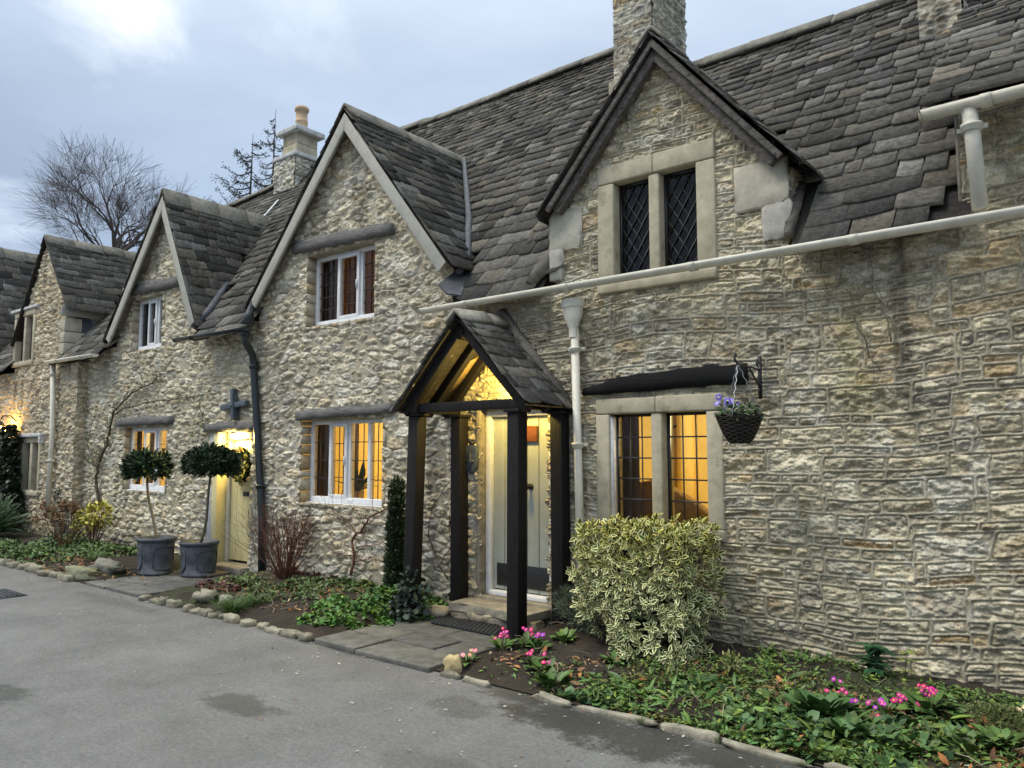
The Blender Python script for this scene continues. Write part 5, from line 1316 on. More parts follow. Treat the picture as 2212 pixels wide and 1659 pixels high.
# ivy climbing the foot of the post
leafy('ivy', 'dark ivy climbing the foot of the left porch post', 'ivy', (-5.28, 5.05, .06), [((0, 0, .1), (.17, .12, .12), 2), ((.02, 0, .3), (.10, .09, .16), 1.3), ((.06, .1, .18), (.16, .12, .16), 1)], leaf_t(.95, 2, .1, .1), 330, .05, (.028, .045, .035), seed=14, var=.6, up=-.3)
# ivy hung around the far lamp
p = onY(12, 1000, 5.25); leafy('wall_ivy', 'dark mass of ivy on the far cottage wall below the lit lamp', 'ivy', (p.x, 5.3, .1), [((-.1, 0, 1.0), (.45, .14, .7), 3), ((.15, 0, .5), (.35, .15, .5), 2), ((-.05, 0, 1.75), (.3, .12, .22), 1)], leaf_t(.9, 2), 3800, .07, (.02, .032, .016), seed=15, var=.5, up=-.2)

# climbers against the walls: stems run along the stone
def climber(name, label, polys, seed, leafcol=None, nl=0, lsize=.05, cat='climber', col=(.10, .075, .055), twig=.5):
    rng = random.Random(seed); rs = np.random.RandomState(seed); e = empty(name, (0, 0, 0), label, cat); mb = MB(); P = []
    for pts, r0, r1 in polys:
        W = [onY(x, y, WALL_Y-.05) for x, y in pts]; f = []
        for a, b in zip(W[:-1], W[1:]):
            for k in range(4):
                q = a.lerp(b, k/4); q = q+Vector((rng.gauss(0, .008), rng.uniform(-.02, .005), rng.gauss(0, .008))); f.append(q)
        f.append(W[-1]); n = len(f); mb.tube(f, [r0+(r1-r0)*i/(n-1) for i in range(n)], 6, col)
        P += f[n//3:]
        for q in f[2:]:
            if rng.random() < twig: branch(mb, rng, q, (rng.uniform(-1, 1), -.12, rng.uniform(-.3, 1)), rng.uniform(.1, .24), max(.002, r1*.7), 1, spread=.7, up=.1, sides=3, col=col, wob=.15)
    mb.build('stems', M['bark'], e)
    if nl:
        ix = rs.randint(0, len(P), nl); p = np.array([list(P[i]) for i in ix])+rs.randn(nl, 3)*np.array([.07, .02, .06]); mb = MB()
        scatter(mb, LEAF, p, rs.randn(nl, 3)+np.array([0, -.4, .1]), rs.randn(nl, 3)*.4+np.array([0, -1, .5]), lsize*(.6+.8*rs.rand(nl)), vary(rs, leafcol, nl, .4)); mb.build('leaves', M['leaf'], e)
climber('wall_climber', 'twisted bare climber rising beside the white lower window of the yellow-door cottage',
        [([(215, 1085), (208, 1040), (213, 1000), (232, 960), (240, 910), (250, 885), (285, 850), (330, 825), (345, 812)], .028, .008), ([(244, 900), (270, 880), (330, 868), (400, 860), (470, 850)], .012, .004), ([(232, 960), (215, 990), (195, 1000), (180, 985)], .007, .003), ([(205, 1010), (190, 960), (205, 900), (170, 870)], .006, .003), ([(430, 870), (440, 905), (415, 935)], .005, .003)], 21, (.10, .13, .04), 420, .045, twig=.7)
climber('climbing_rose', 'bare thorny climbing rose trained under the amber-lit window', [([(760, 1240), (768, 1195), (758, 1170), (785, 1140), (800, 1115), (835, 1100), (850, 1070)], .018, .006), ([(775, 1155), (745, 1120), (720, 1105), (700, 1110)], .008, .003), ([(770, 1180), (820, 1175), (850, 1160), (835, 1130)], .006, .003), ([(765, 1200), (720, 1195), (700, 1170)], .006, .003), ([(765, 1215), (800, 1205), (830, 1215)], .006, .003)], 22, (.06, .09, .03), 12, .045, col=(.13, .07, .05), twig=.8)
climber('porch_climber', 'thin bare climbing stems on the wall between the left porch posts', [([(965, 1250), (940, 1200), (925, 1150), (935, 1100), (960, 1060), (985, 1020)], .006, .003), ([(950, 1225), (975, 1180), (970, 1120), (955, 1090)], .005, .002), ([(985, 1000), (975, 950), (980, 910)], .004, .002)], 23, (.06, .09, .04), 30, .03, twig=.6)
climber('dry_creeper', 'dry dead creeper stems on the ribbon-pointed wall below the gutter', [([(1880, 770), (1850, 690), (1838, 640), (1842, 610)], .007, .003), ([(1925, 740), (1915, 680), (1890, 640), (1885, 600)], .007, .003), ([(1850, 690), (1820, 660), (1790, 640), (1770, 615)], .004, .002), ([(1800, 720), (1770, 660), (1740, 640), (1720, 612)], .004, .002), ([(1900, 800), (1870, 760), (1850, 700)], .004, .002), ([(1935, 850), (1890, 820), (1840, 780)], .003, .002), ([(1860, 660), (1900, 650), (1930, 630)], .003, .002)], 24, col=(.17, .145, .105), twig=.4)

# ---------------------------------------------------------------- hanging basket
bk = cotA
p = onY(1643, 770, 5.62); z0 = onY(1643, 862, 5.62).z
mb = MB(); X = p.x; zA = onY(1600, 795, 5.2).z+.02
mb.box((X-.012, 5.585, z0), (X+.012, 5.607, p.z)); 
mb.tube([(X, 5.60, zA), (X, 5.4, zA+.005), (X, 5.17, zA+.01), (X, 5.13, zA+.03), (X, 5.12, zA+.06), (X, 5.14, zA+.075), (X, 5.155, zA+.06)], .008, 6)
mb.tube([(X, 5.59, z0+.08), (X, 5.40, zA-.01)], .008, 6)
mb.tube([(X, 5.58, zA+.05), (X, 5.55, zA+.075), (X, 5.53, zA+.05), (X, 5.55, zA+.02)], .006, 5); mb.tube([(X, 5.58, z0+.1), (X, 5.555, z0+.05), (X, 5.57, z0+.02)], .006, 5)
o = mb.build('basket_bracket', M['blackmetal'], cotA, smooth=False)
hx, hy = X, 5.18; bt = onY(1597, 897, hy).z; bb = onY(1597, 955, hy).z; R_ = .155
hb = empty('hanging_basket', (hx, hy, bb), 'dark wicker hanging basket with violet flowers, hung from the iron bracket', 'hanging basket')
H_ = bt-bb; mb = MB(); nr = 15
for i in range(nr):
    t = i/(nr-1); r = R_*(.42+.58*min(1, t*1.05)**.7); pts = [(r*cos(a)+.0, r*sin(a), H_*t+.006*sin(a*9+i*pi)) for a in [2*pi*k/36 for k in range(37)]]; mb.tube([(x*(1+.012*sin(k*pi/2+i*pi)), y*(1+.012*sin(k*pi/2+i*pi)), z) for k, (x, y, z) in enumerate(pts)], H_/nr*.62, 5, cap=False)
mb.lathe([(0, .004), (R_*.40, .004), (R_*.72, H_*.4), (R_*.93, H_*.9), (0, H_*.9)], (0, 0, 0), 24)
mb.build('basket', M['wicker'], hb)
top = Vector((0, 0, zA+.01-bb))
for a in (.6, 2.7, 4.8):
    mb = MB(); q = Vector((R_*cos(a), R_*sin(a), H_)); s = q.lerp(top, .72) if False else top; k = 12
    mb.tube([q.lerp(top, i/k)+Vector((.004*(-1)**i, .004*(-1)**i, 0)) for i in range(k+1)], .0045, 4, cap=False); mb.build('chain', M['steel'], hb)
rs = np.random.RandomState(31); n = 420; d = rnd_dirs(rs, n); p_ = d*np.array([R_*1.05, R_*1.05, .065])*(rs.rand(n, 1)**.4)+np.array([0, 0, H_+.015]); mb = MB()
scatter(mb, LEAF, p_, d*np.array([1, 1, .3])+rs.randn(n, 3)*.4, rs.randn(n, 3)*.4+np.array([0, -.3, 1]), .03+.025*rs.rand(n), vary(rs, (.045, .08, .028), n, .5)); mb.build('greenery', M['leaf'], hb)
def flower(mb, c, nrm, r, col, eye, rs, petals=5):
    n = np.array(nrm, float); n /= np.linalg.norm(n); t = np.cross(n, [.31, .2, .9]); t /= np.linalg.norm(t); b = np.cross(n, t); V = [np.array(c)+n*r*.12]; C = [eye]; k = petals*4; a0 = rs.rand()*6
    V += [np.array(c)+(t*cos(a0+2*pi*i/10)+b*sin(a0+2*pi*i/10))*r*.28+n*r*.1 for i in range(10)]; C += [eye]*10
    V += [np.array(c)+(t*cos(a0+2*pi*i/10)+b*sin(a0+2*pi*i/10))*r*.30+n*r*.1 for i in range(10)]; C += [col]*10
    for i in range(k):
        a = a0+2*pi*i/k; rr = r*(.72+.28*abs(cos(a*petals/2-a0*petals/2))**.6); V.append(np.array(c)+(t*cos(a)+b*sin(a))*rr); C.append([x*(.75+.5*rs.rand()) for x in col])
    T = [(0, i+1, (i+1) % 10+1) for i in range(10)]+[(11+i//2, 21+i, 21+(i+1) % k) for i in range(k)]+[(11+i, 21+(2*i+2) % k, 11+(i+1) % 10) for i in range(10)]
    mb.add(V, [], T, C)
mb = MB()
for i in range(7): flower(mb, (-.085+rs.randn()*.03, -.06+rs.randn()*.03, H_+.09+rs.randn()*.025), (rs.randn()*.4-.2, -1, .4+rs.randn()*.3), .026, (.20, .17, .62), (.75, .65, .2), rs)
mb.build('blossoms', M['petal'], hb)

# ---------------------------------------------------------------- rosettes, primroses, ground cover
def rosette(name, label, px, py, R, n, col, seed, flowers=0, fcol=(.55, .02, .22), eye=(.75, .55, .05), tpl=SPOON, up=.75, cat='plant', group=None, fr=.017, spreadf=.07, fh=.09, mat='leaf'):
    rs = np.random.RandomState(seed); base = at(px, py); e = empty(name, base, label, cat, group); mb = MB()
    a = rs.rand(n)*2*pi; el = np.clip(rs.normal(up, .28, n), .05, 1.4); D = np.stack([np.cos(a)*np.cos(el), np.sin(a)*np.cos(el), np.sin(el)], -1)
    P = np.stack([np.cos(a), np.sin(a), 0*a], -1)*(.02+R*.35*rs.rand(n, 1)); scatter(mb, tpl, P, D, np.stack([-np.cos(a), -np.sin(a), .9+0*a], -1)+rs.randn(n, 3)*.25, R*(.6+.55*rs.rand(n)), vary(rs, col, n, .4)); mb.build('leaves', M[mat], e)
    if flowers:
        mb = MB(); st = MB()
        for i in range(flowers):
            q = rs.randn(2)*spreadf*.6; z = fh*(.8+.45*rs.rand()); flower(mb, (q[0], q[1], z), (rs.randn()*.35+.15, -.75+rs.randn()*.3, .75), fr*(.8+.4*rs.rand()), [c*(.7+.6*rs.rand()) for c in fcol], eye, rs); st.tube([(q[0]*.3, q[1]*.3, 0), (q[0], q[1], z-.003)], .0016, 3, (.09, .12, .04), cap=False)
        mb.build('blossoms', M['petal'], e); st.build('flower_stalks', M['leaf'], e)
    return e
MAG = (.50, .012, .19); PUR = (.42, .03, .40); PINK = (.68, .28, .30); PALE = (.72, .42, .42)
G1 = (.075, .135, .032); G2 = (.052, .11, .03); G3 = (.10, .165, .04)
prim = [
 (1086, 1408, .10, 10, MAG, 'magenta primrose just left of the front right porch post', 51, .115), (1140, 1405, .09, 7, MAG, 'magenta primrose just right of the front right porch post', 52, .10), (1166, 1412, .10, 7, PUR, 'purple-pink primrose beside the pale green rosette right of the post', 53, .10),
 (1152, 1436, .08, 5, MAG, 'single deep magenta primrose ball nearest the post, low down', 54, .07), (1180, 1448, .11, 3, MAG, 'leafy primrose with few magenta flowers, near the low edging stones', 55, .07), (1012, 1424, .09, 6, PINK, 'pale pink primrose beside the yellowish corner stone', 56, .07),
 (1812, 1532, .08, 4, MAG, 'small magenta primrose right of the big green primula clump', 57, .06), (1851, 1548, .07, 4, PUR, 'lone purple primrose in bare soil, leftmost of the right-hand run', 58, .05), (1908, 1555, .09, 7, PUR, 'purple primrose tuft above pale bud, second of the right-hand run', 59, .06),
 (1898, 1570, .07, 3, MAG, 'low magenta primrose under the purple tuft', 60, .05), (1952, 1553, .11, 7, MAG, 'magenta primrose with broad leaves, middle of the right-hand run', 61, .07), (2010, 1556, .14, 11, MAG, 'largest magenta primrose with long leaves, last of the right-hand run', 62, .10),
 (2195, 1572, .12, 3, PALE, 'pale pink primrose cut by the right edge of the picture', 63, .05), (1815, 1508, .05, 2, PUR, 'tiny purple primrose bud in the middle of the right bed', 64, .05)]
for (px, py, R, nf, fc, lab, sd, fh) in prim: rosette('primrose', lab, px, py, R, 22, G1, sd, nf, fc, group='primroses in the front bed', cat='primrose', fh=fh, fr=.017 if px < 1500 else .015, spreadf=.05)
ros = [(1218, 1400, .13, 22, G3, 'pale green upright leaf rosette right of the porch post', 71, .8), (1196, 1470, .16, 26, G1, 'tall leafy rosette behind the low edging stones', 72, .95), (1955, 1545, .11, 20, G2, 'dark green rosette between the right-hand primroses', 73, .6),
 (1775, 1552, .22, 60, G2, 'large dark green primula clump in the right bed', 74, .85), (1822, 1590, .17, 40, G1, 'mid green rosette left of the yellowish flowers', 75, .7), (1900, 1600, .18, 40, G1, 'broad leaf clump below the purple primroses', 76, .55), (1985, 1622, .17, 36, G3, 'light green broad clump at the bed front by the kerb', 77, .5),
 (2090, 1628, .19, 34, G3, 'rounded glossy leaf clump near the bottom edge of the picture', 78, .5), (2165, 1622, .15, 30, G1, 'leaf clump in the bottom right corner by bare soil', 79, .5), (2040, 1575, .14, 30, G2, 'dark leaf clump under the largest primrose', 80, .45), (2115, 1590, .12, 22, G2, 'small rosette right of the primroses in bare soil', 81, .4),
 (1870, 1580, .10, 18, G1, 'small leaf tuft below the lone purple primrose', 82, .6), (1330, 1440, .12, 24, G1, 'leafy tuft in front of the variegated shrub', 83, .7), (470, 1295, .13, 20, G1, 'green leaf clump at the corner of the middle bed', 84, .5), (1730, 1590, .14, 30, G2, 'dark leaf tuft left of the light green clump near the kerb', 85, .5)]
for (px, py, R, n, c_, lab, sd, up) in ros: rosette('leaf_rosette', lab, px, py, R*.70, int(n*1.7), c_, sd, tpl=SPOON, up=up, group='leaf rosettes in the beds', cat='plant')
for (px, py, R, n, lab, sd) in [(505, 1312, .17, 420, 'tuft of green grass at the front of the middle bed', 91), (552, 1305, .13, 260, 'smaller grass tuft right of the larger one in the middle bed', 92), (420, 1300, .12, 90, 'strappy grass tuft at the left end of the middle bed', 93), (205, 1215, .14, 260, 'green grass tuft above the flat rocks', 94)]:
    rosette('grass_tuft', lab, px, py, R, n, (.06, .12, .025), sd, tpl=BLADE, up=1.0, cat='grass tuft', group='grass tufts in the beds')
# fern-like plant, acid shoot, rosemary
c = at(1890, 1482); rs = np.random.RandomState(41); e = empty('fern', c, 'green fern-like plant at the foot of the right wall', 'fern'); mb = MB()
for i in range(26):
    a = rs.rand()*2*pi; r = .17*(.4+.6*rs.rand()); z = .04+.16*rs.rand(); k = 9; u = np.linspace(0, 1, k); ax = np.stack([np.cos(a)*r*u, np.sin(a)*r*u*.8, z+.05*u-.06*u*u], -1)
    for s in (-1, 1): scatter(mb, ROUND, ax, np.tile([np.cos(a+s*1.2), np.sin(a+s*1.2), .1], (k, 1)), np.tile([0, -.3, 1], (k, 1)), .045*(1-u*.6), vary(rs, (.03, .085, .035), k, .3))
mb.build('fronds', M['leaf'], e)
c = at(1955, 1492); e = empty('yellow_shoot', c, 'upright shoot with acid yellow-green leaves at the wall foot', 'plant'); mb = MB()
for z, n in ((.05, 7), (.12, 8), (.17, 8)):
    a = rs.rand(n)*6.28; scatter(mb, LONG, np.tile([z*.15, 0, z], (n, 1)), np.stack([np.cos(a), np.sin(a), .35+0*a], -1), np.tile([0, 0, 1], (n, 1)), .065+.02*rs.rand(n), vary(rs, (.26, .36, .06), n, .2))
mb.tube([(0, 0, -.01), (.01, 0, .1), (.025, 0, .18)], .004, 4, (.15, .18, .06)); mb.build('leaves', M['leaf'], e)
c = at(1262, 1385); leafy('rosemary', 'grey-green rosemary bush left of the variegated shrub', 'shrub', (c[0], c[1]+.05, c[2]), [((0, 0, .16), (.27, .2, .15), 2), ((-.17, 0, .22), (.14, .12, .12), 1), ((.14, -.05, .12), (.2, .16, .11), 1)], NEEDLE, 3000, .045, (.085, .115, .075), seed=42, stems=70, stemr=.003, up=1.2)
c = at(2160, 1590); leafy('mossy_cushion', 'mossy olive cushion plant at the right edge of the bed', 'plant', c, [((0, 0, .05), (.16, .13, .06), 1)], leaf_t(.5, 1), 1500, .018, (.10, .115, .035), seed=43, stems=0, up=.8)
c = at(1580, 1480); leafy('spurge', 'yellow-green spurge tuft on a leaning stem right of the variegated shrub', 'plant', c, [((0, 0, .12), (.06, .06, .05), 1)], LEAF, 90, .03, (.22, .22, .07), seed=44, stems=8)

def cover(name, label, spots, n, size, col, seed, tpl=ROUND, h=.07, mat='leaf', up=1.0):
    """low cover nobody could count: leaves over patches given as photo points and radii"""
    rs = np.random.RandomState(seed); P = []
    w = np.array([s[2]*s[3] for s in spots]); cnt = (n*w/w.sum()).astype(int)
    for (px, py, rx, ry, hh), k in zip(spots, cnt):
        c = onZ(px, py, .1); a = rs.rand(k)*2*pi; q = np.sqrt(rs.rand(k)); x = c.x+np.cos(a)*q*rx; y = np.clip(c.y+np.sin(a)*q*ry, KERB_Y+.06, 5.6)
        g = sst(.42, .6, fbm(x*4.5, y*4.5, seed, 3)); z = bed_h(x, y, KERB_Y)+hh*(1-q**2*.8)*rs.rand(k)*(.4+.9*g); m = rs.rand(k) < .18+.82*g; P.append(np.stack([x, y, z], -1)[m])
    P = np.concatenate(P); k = len(P); mb = MB(); D = rs.randn(k, 3)*np.array([1, 1, .4])+np.array([0, 0, .25])
    C = vary(rs, col, k, .45)*np.where(rs.rand(k, 1) < .22, np.array([1.7, 1.3, .9]), 1.0)*(.75+.6*fbm(P[:, 0]*3, P[:, 1]*3, seed+1, 2))[:, None]
    scatter(mb, tpl, P, D, rs.randn(k, 3)*.45+np.array([0, -.1, up]), size*(.45+1.1*rs.rand(k)), C); return tag(mb.build(name, M[mat]), label, 'ground cover', kind='stuff')
cover('ground_cover', 'bright green leafy ground cover left of the porch path', [(880, 1305, .55, .45, .13), (780, 1330, .4, .25, .08), (950, 1280, .35, .3, .15), (690, 1335, .25, .15, .06), (730, 1315, .3, .2, .07)], 12000, .034, (.06, .14, .03), 201)
cover('ground_cover', 'small weedy leaves over the front bed', [(1300, 1470, .35, .2, .06), (1420, 1465, .4, .25, .07), (1500, 1520, .5, .3, .05), (1650, 1470, .5, .35, .06), (1700, 1530, .4, .2, .06), (1330, 1500, .4, .15, .05), (1560, 1570, .4, .15, .04), (1800, 1600, .5, .25, .06), (1960, 1610, .5, .25, .05), (1700, 1440, .5, .25, .05), (1850, 1500, .4, .2, .04), (1100, 1440, .25, .1, .03), (1240, 1480, .3, .12, .06), (1980, 1500, .35, .14, .05), (2120, 1535, .4, .16, .05), (2260, 1570, .4, .2, .05), (1180, 1425, .3, .15, .04)], 9000, .033, (.085, .15, .036), 202, LEAF)
cover('ground_cover', 'olive moss and tiny weeds in the front bed', [(1500, 1480, .6, .3, .02), (1720, 1500, .6, .35, .02), (1250, 1500, .5, .15, .02), (1950, 1580, .8, .3, .02), (1420, 1540, .5, .15, .02), (1650, 1600, .5, .12, .02)], 8000, .015, (.11, .13, .035), 203, ROUND)
cover('ground_cover', 'mixed low leaves over the middle bed', [(620, 1290, .5, .3, .06), (560, 1275, .5, .2, .07), (700, 1275, .6, .3, .06), (800, 1270, .5, .3, .06), (520, 1265, .4, .2, .08), (850, 1255, .4, .2, .06)], 5500, .042, (.07, .115, .035), 204, LEAF)
cover('ground_cover', 'dark red leaves and stems under the twiggy shrub', [(740, 1235, .45, .16, .08), (820, 1240, .3, .15, .07), (480, 1270, .4, .2, .06)], 1500, .045, (.075, .028, .026), 205, LEAF)
cover('ground_cover', 'green and brown cover over the far left bed', [(30, 1190, 1.3, .4, .12), (80, 1200, 1.0, .3, .10), (200, 1195, .9, .35, .10), (140, 1180, .9, .3, .12), (270, 1200, .6, .3, .08)], 9000, .048, (.065, .12, .035), 206, LEAF)
cover('leaf_litter', 'brown dead leaves scattered over the beds', [(1500, 1500, 1.1, .5, .015), (1800, 1560, 1.1, .5, .015), (1250, 1450, .8, .3, .015), (2050, 1600, .8, .4, .015), (600, 1290, 1.2, .4, .015), (800, 1280, 1.0, .4, .015), (150, 1220, 2, .4, .02)], 3600, .048, (.19, .11, .06), 207, LEAF, mat='litter')
cover('leaf_litter', 'pale straw, chips and dry leaf scraps on the soil', [(1500, 1500, 1.2, .6, .012), (1850, 1570, 1.1, .5, .012), (1250, 1450, .8, .3, .012), (650, 1290, 1.3, .5, .012), (200, 1220, 2, .4, .012)], 900, .03, (.40, .35, .26), 208, leaf_t(.35, 1), mat='litter')
cover('ground_cover', 'strappy green shoots standing among the weeds of the front bed', [(1360, 1480, .4, .2, .03), (1480, 1520, .5, .25, .03), (1640, 1500, .5, .3, .03), (1760, 1590, .4, .2, .03), (1900, 1590, .5, .25, .03), (2080, 1610, .5, .25, .03)], 1500, .085, (.075, .14, .035), 209, leaf_t(.2, 3, .1, .4))
cover('ground_cover', 'broad scalloped leaves in patches of the front bed', [(1290, 1500, .3, .12, .05), (1560, 1500, .35, .2, .05), (1690, 1560, .35, .18, .06), (1840, 1600, .4, .2, .06), (2010, 1600, .4, .2, .05)], 1500, .055, (.06, .115, .04), 210, ROUND)
rs = np.random.RandomState(78); mb = MB(); rg = random.Random(78)
for i in range(150):
    x, y = rg.choice([(rg.uniform(-3.9, .2), rg.uniform(4.25, 5.5)), (rg.uniform(-8.3, -5.6), rg.uniform(4.3, 5.5))]); z = soil_z(x, y)+.02; a = rg.uniform(0, 6.28); l = rg.uniform(.05, .16); k = rg.uniform(.6, 1.2)
    mb.tube([(x, y, z), (x+cos(a)*l*.5, y+sin(a)*l*.5, z+rg.uniform(.0, .05)), (x+cos(a)*l, y+sin(a)*l, z+rg.uniform(-.01, .06))], [.0035, .003, .002], 4, (.30*k, .25*k, .17*k), cap=False)
tag(mb.build('dead_stems', M['litter']), 'dead pale stems and sticks lying on the beds', 'litter', kind='stuff')
# scraps on the road along the bed
rs = np.random.RandomState(77); n = 480; x = rs.uniform(-11, 0, n); y = KERB_Y-.02-rs.rand(n)**2.2*1.6; mb = MB()
scatter(mb, leaf_t(.45, 1), np.stack([x, y, .012+.006*rs.rand(n)], -1), rs.randn(n, 3)*np.array([1, 1, .1]), rs.randn(n, 3)*.2+np.array([0, 0, 1]), .012+.022*rs.rand(n), np.where(rs.rand(n, 1) < .6, vary(rs, (.42, .38, .30), n, .3), vary(rs, (.20, .12, .07), n, .3))); tag(mb.build('road_litter', M['litter']), 'petals and leaf scraps along the road edge', 'litter', kind='stuff')

# ---------------------------------------------------------------- kerb stones and rocks
rng = random.Random(9)
def edging(x0, x1, label, group, lmin, lmax, h, d, seed, gap=.02, tall=1.0):
    rng = random.Random(seed); x = x0
    while x < x1:
        l = rng.uniform(lmin, lmax)
        if rng.random() < .92:
            mb = MB(); hh = h*rng.uniform(.7, 1.25); rock(mb, (0, 0, 0), (l, d*rng.uniform(.8, 1.2), hh), rng, [c*q for q in [rng.uniform(.7, 1.2)] for c in (.235, .215, .165)], boxy=.5, nu=16, nv=8, rough=.34)
            o = mb.build('edging_stone', M['rock'], smooth=False); o.location = (x+l/2, KERB_Y-.02+rng.uniform(-.02, .02), hh*.30); o.rotation_euler = (rng.uniform(-.08, .08), rng.uniform(-.05, .05), rng.uniform(-.08, .08))
            tag(o, label, 'stone', group)
        x += l+gap*rng.uniform(0, 2)
edging(-3.92, 2.6, 'long low edging stone in the thin kerb of the front bed', 'edging stones of the front bed', .18, .62, .055, .05, 31, gap=.03)
edging(-8.35, -5.5, 'rough grey rubble stone edging the middle bed', 'rubble edging of the middle bed', .07, .22, .085, .11, 32, gap=.05)
edging(-16.5, -10.5, 'rough rubble stone edging the far left bed', 'rubble edging of the far bed', .12, .34, .12, .14, 33, gap=.05)
for (px, py, sz, col, lab, rz) in [(182, 1240, (.50, .26, .16), (.20, .205, .13), 'large mossy flat rock at the end of the far bed', .5), (232, 1235, (.42, .26, .15), (.17, .165, .14), 'grey flat rock beside the left lead planter', .2), (978, 1432, (.13, .09, .16), (.48, .38, .2), 'yellowish upright stone at the corner of the front bed', .3), (442, 1296, (.2, .16, .14), (.27, .25, .19), 'pale angular rock in the middle bed left of the grass tuft', .4), (486, 1300, (.14, .12, .10), (.30, .28, .22), 'small pale rock just left of the grass tuft', .1)]:
    c = at(px, py); mb = MB(); rock(mb, (0, 0, 0), sz, random.Random(px), col, boxy=.8, nu=12, nv=8, rough=.55); o = mb.build('rock', M['rock']); o.location = (c[0], c[1], c[2]+sz[2]*.3); o.rotation_euler = (.1, .15, rz); tag(o, lab, 'rock', 'rocks in the beds')

# ---------------------------------------------------------------- wreath on the yellow door
p = onY(524, 1003, 5.74); e = empty('door_wreath', (p.x, 5.74, p.z), 'evergreen wreath with yellow flowers hung on the pale yellow door', 'wreath'); rs = np.random.RandomState(61); R_ = .17
mb = MB(); mb.tube([(R_*cos(a), 0, R_*sin(a)*1.1) for a in [2*pi*k/24 for k in range(25)]], .025, 6, (.05, .04, .025)); mb.build('ring', M['bark'], e)
n = 420; a = rs.rand(n)*2*pi; q = R_+rs.randn(n)*.025; P = np.stack([np.cos(a)*q, -.02+rs.randn(n)*.018, np.sin(a)*q*1.1], -1); mb = MB()
scatter(mb, LEAF, P, np.stack([-np.sin(a), -.6+0*a, np.cos(a)], -1)+rs.randn(n, 3)*.6, rs.randn(n, 3)*.3+np.array([0, -1, .2]), .05+.03*rs.rand(n), vary(rs, (.03, .05, .018), n, .5)); mb.build('greenery', M['leaf'], e)
mb = MB()
for i in range(34): a = rs.uniform(3.6, 6.1) if i < 22 else rs.uniform(-.3, 1.4); flower(mb, (cos(a)*(R_+rs.randn()*.025), -.06, sin(a)*R_*1.1), (rs.randn()*.4, -1, rs.randn()*.4), .034, (.70, .62, .12), (.75, .68, .3), rs)
for i in range(7): a = rs.uniform(.6, 2.6); flower(mb, (cos(a)*(R_+rs.randn()*.02), -.065, sin(a)*R_*1.1), (rs.randn()*.4, -1, 0), .02, (.55, .03, .03), (.5, .05, .03), rs)
mb.build('blossoms', M['petal'], e)

# ---------------------------------------------------------------- trees behind the roofs
def bare_tree():
    rng = random.Random(12); D_ = 36; b = far(240, 560, D_); e = empty('bare_tree', (b.x, b.y, 0), 'tall leafless tree with fine rounded crown behind the far roofs', 'tree'); zf = far(240, 545, D_).z
    mb = MB(); mb.tube([(0, 0, -.2), (.1, 0, zf*.5), (0, .1, zf)], [.42, .34, .30], 8, (.055, .048, .045)); mb.build('trunk', M['bark'], e)
    mb = MB(); tops = []
    limbs = [((-.95, .1, .62), 1.05), ((-.5, .3, 1), 1.05), ((-.1, -.2, 1.1), 1.1), ((.32, .2, 1), 1.05), ((.6, -.1, .8), .9), ((-1.2, -.2, .30), 1.1), ((.15, .5, .9), .9), ((-.6, -.4, .75), .95), ((-.25, .1, 1.0), 1.1)]
    for d, k in limbs: branch(mb, rng, (0, .1, zf-.5), d, 1.26*k, .115*k, 5, kids=(2, 3), spread=.60, up=.03, shrink=.745, wob=.13, sides=3, minr=.005, col=(.10, .085, .08), rs_=.6, nseg=2, tips=tops)
    for p, d in tops:
        for k in range(4):
            q = d+Vector((rng.gauss(0, .55), rng.gauss(0, .55), rng.gauss(.1, .4))); mb.tube([p, p+q*.3, p+q*.6+Vector((0, 0, .03))], [.0045, .004, .0035], 3, (.12, .10, .095), cap=False)
    mb.build('crown', M['bark'], e)
bare_tree()
def conifer(px, pb, pt, D_, R, label, seed, dens):
    rs = np.random.RandomState(seed); rng = random.Random(seed); b = far(px, pb, D_); zt = far(px, pt, D_).z; z0 = b.z-3.0; e = empty('conifer', (b.x, b.y, 0), label, 'tree', 'thin conifers behind the chimney')
    mb = MB(); mb.tube([(0, 0, 0), (.05, 0, z0), (0, 0, (z0+zt)/2), (.08, 0, zt)], [.16, .08, .045, .006], 6, (.05, .042, .04)); mb.build('trunk', M['bark'], e)
    mb = MB(); fl = MB(); z = z0; P = []; DD = []
    while z < zt-.2:
        t = (z-z0)/(zt-z0); L = R*(1-t)**.6*rng.uniform(.25, 1.2)+.22; a = rng.uniform(0, 2*pi); pts = []; k = 6
        for i in range(k+1): u = i/k; pts.append(Vector((cos(a)*L*u, sin(a)*L*u, z-.22*L*sin(u*pi*.8)+.32*L*u*u)))
        mb.tube(pts, [.022*(1-i/k)+.006 for i in range(k+1)], 3, (.05, .042, .038), cap=False)
        for i in range(1, k+1):
            for j in range(3):
                d = Vector((rng.gauss(0, 1), rng.gauss(0, 1), rng.gauss(-.1, .5))).normalized(); l = L*.22*rng.uniform(.5, 1.2); q = pts[i]+d*l; mb.tube([pts[i], pts[i].lerp(q, .5)+Vector((0, 0, -.03)), q], .006, 3, (.05, .043, .04), cap=False)
                if rng.random() < dens*(1-.55*t):
                    for m in range(9): P.append(pts[i].lerp(q, rng.random())+Vector((rng.gauss(0, .05), rng.gauss(0, .05), rng.gauss(-.04, .05)))); DD.append(d+Vector((rng.gauss(0, .5), rng.gauss(0, .5), rng.gauss(-.2, .4))))
        z += rng.uniform(.05, .3)
    mb.build('branches', M['bark'], e); n = len(P)
    scatter(fl, leaf_t(.3, 1), np.array([list(p) for p in P]), np.array([list(p) for p in DD]), rs.randn(n, 3), .05+.07*rs.rand(n), vary(rs, (.04, .05, .035), n, .4)); fl.build('needles', M['matte_leaf'], e)
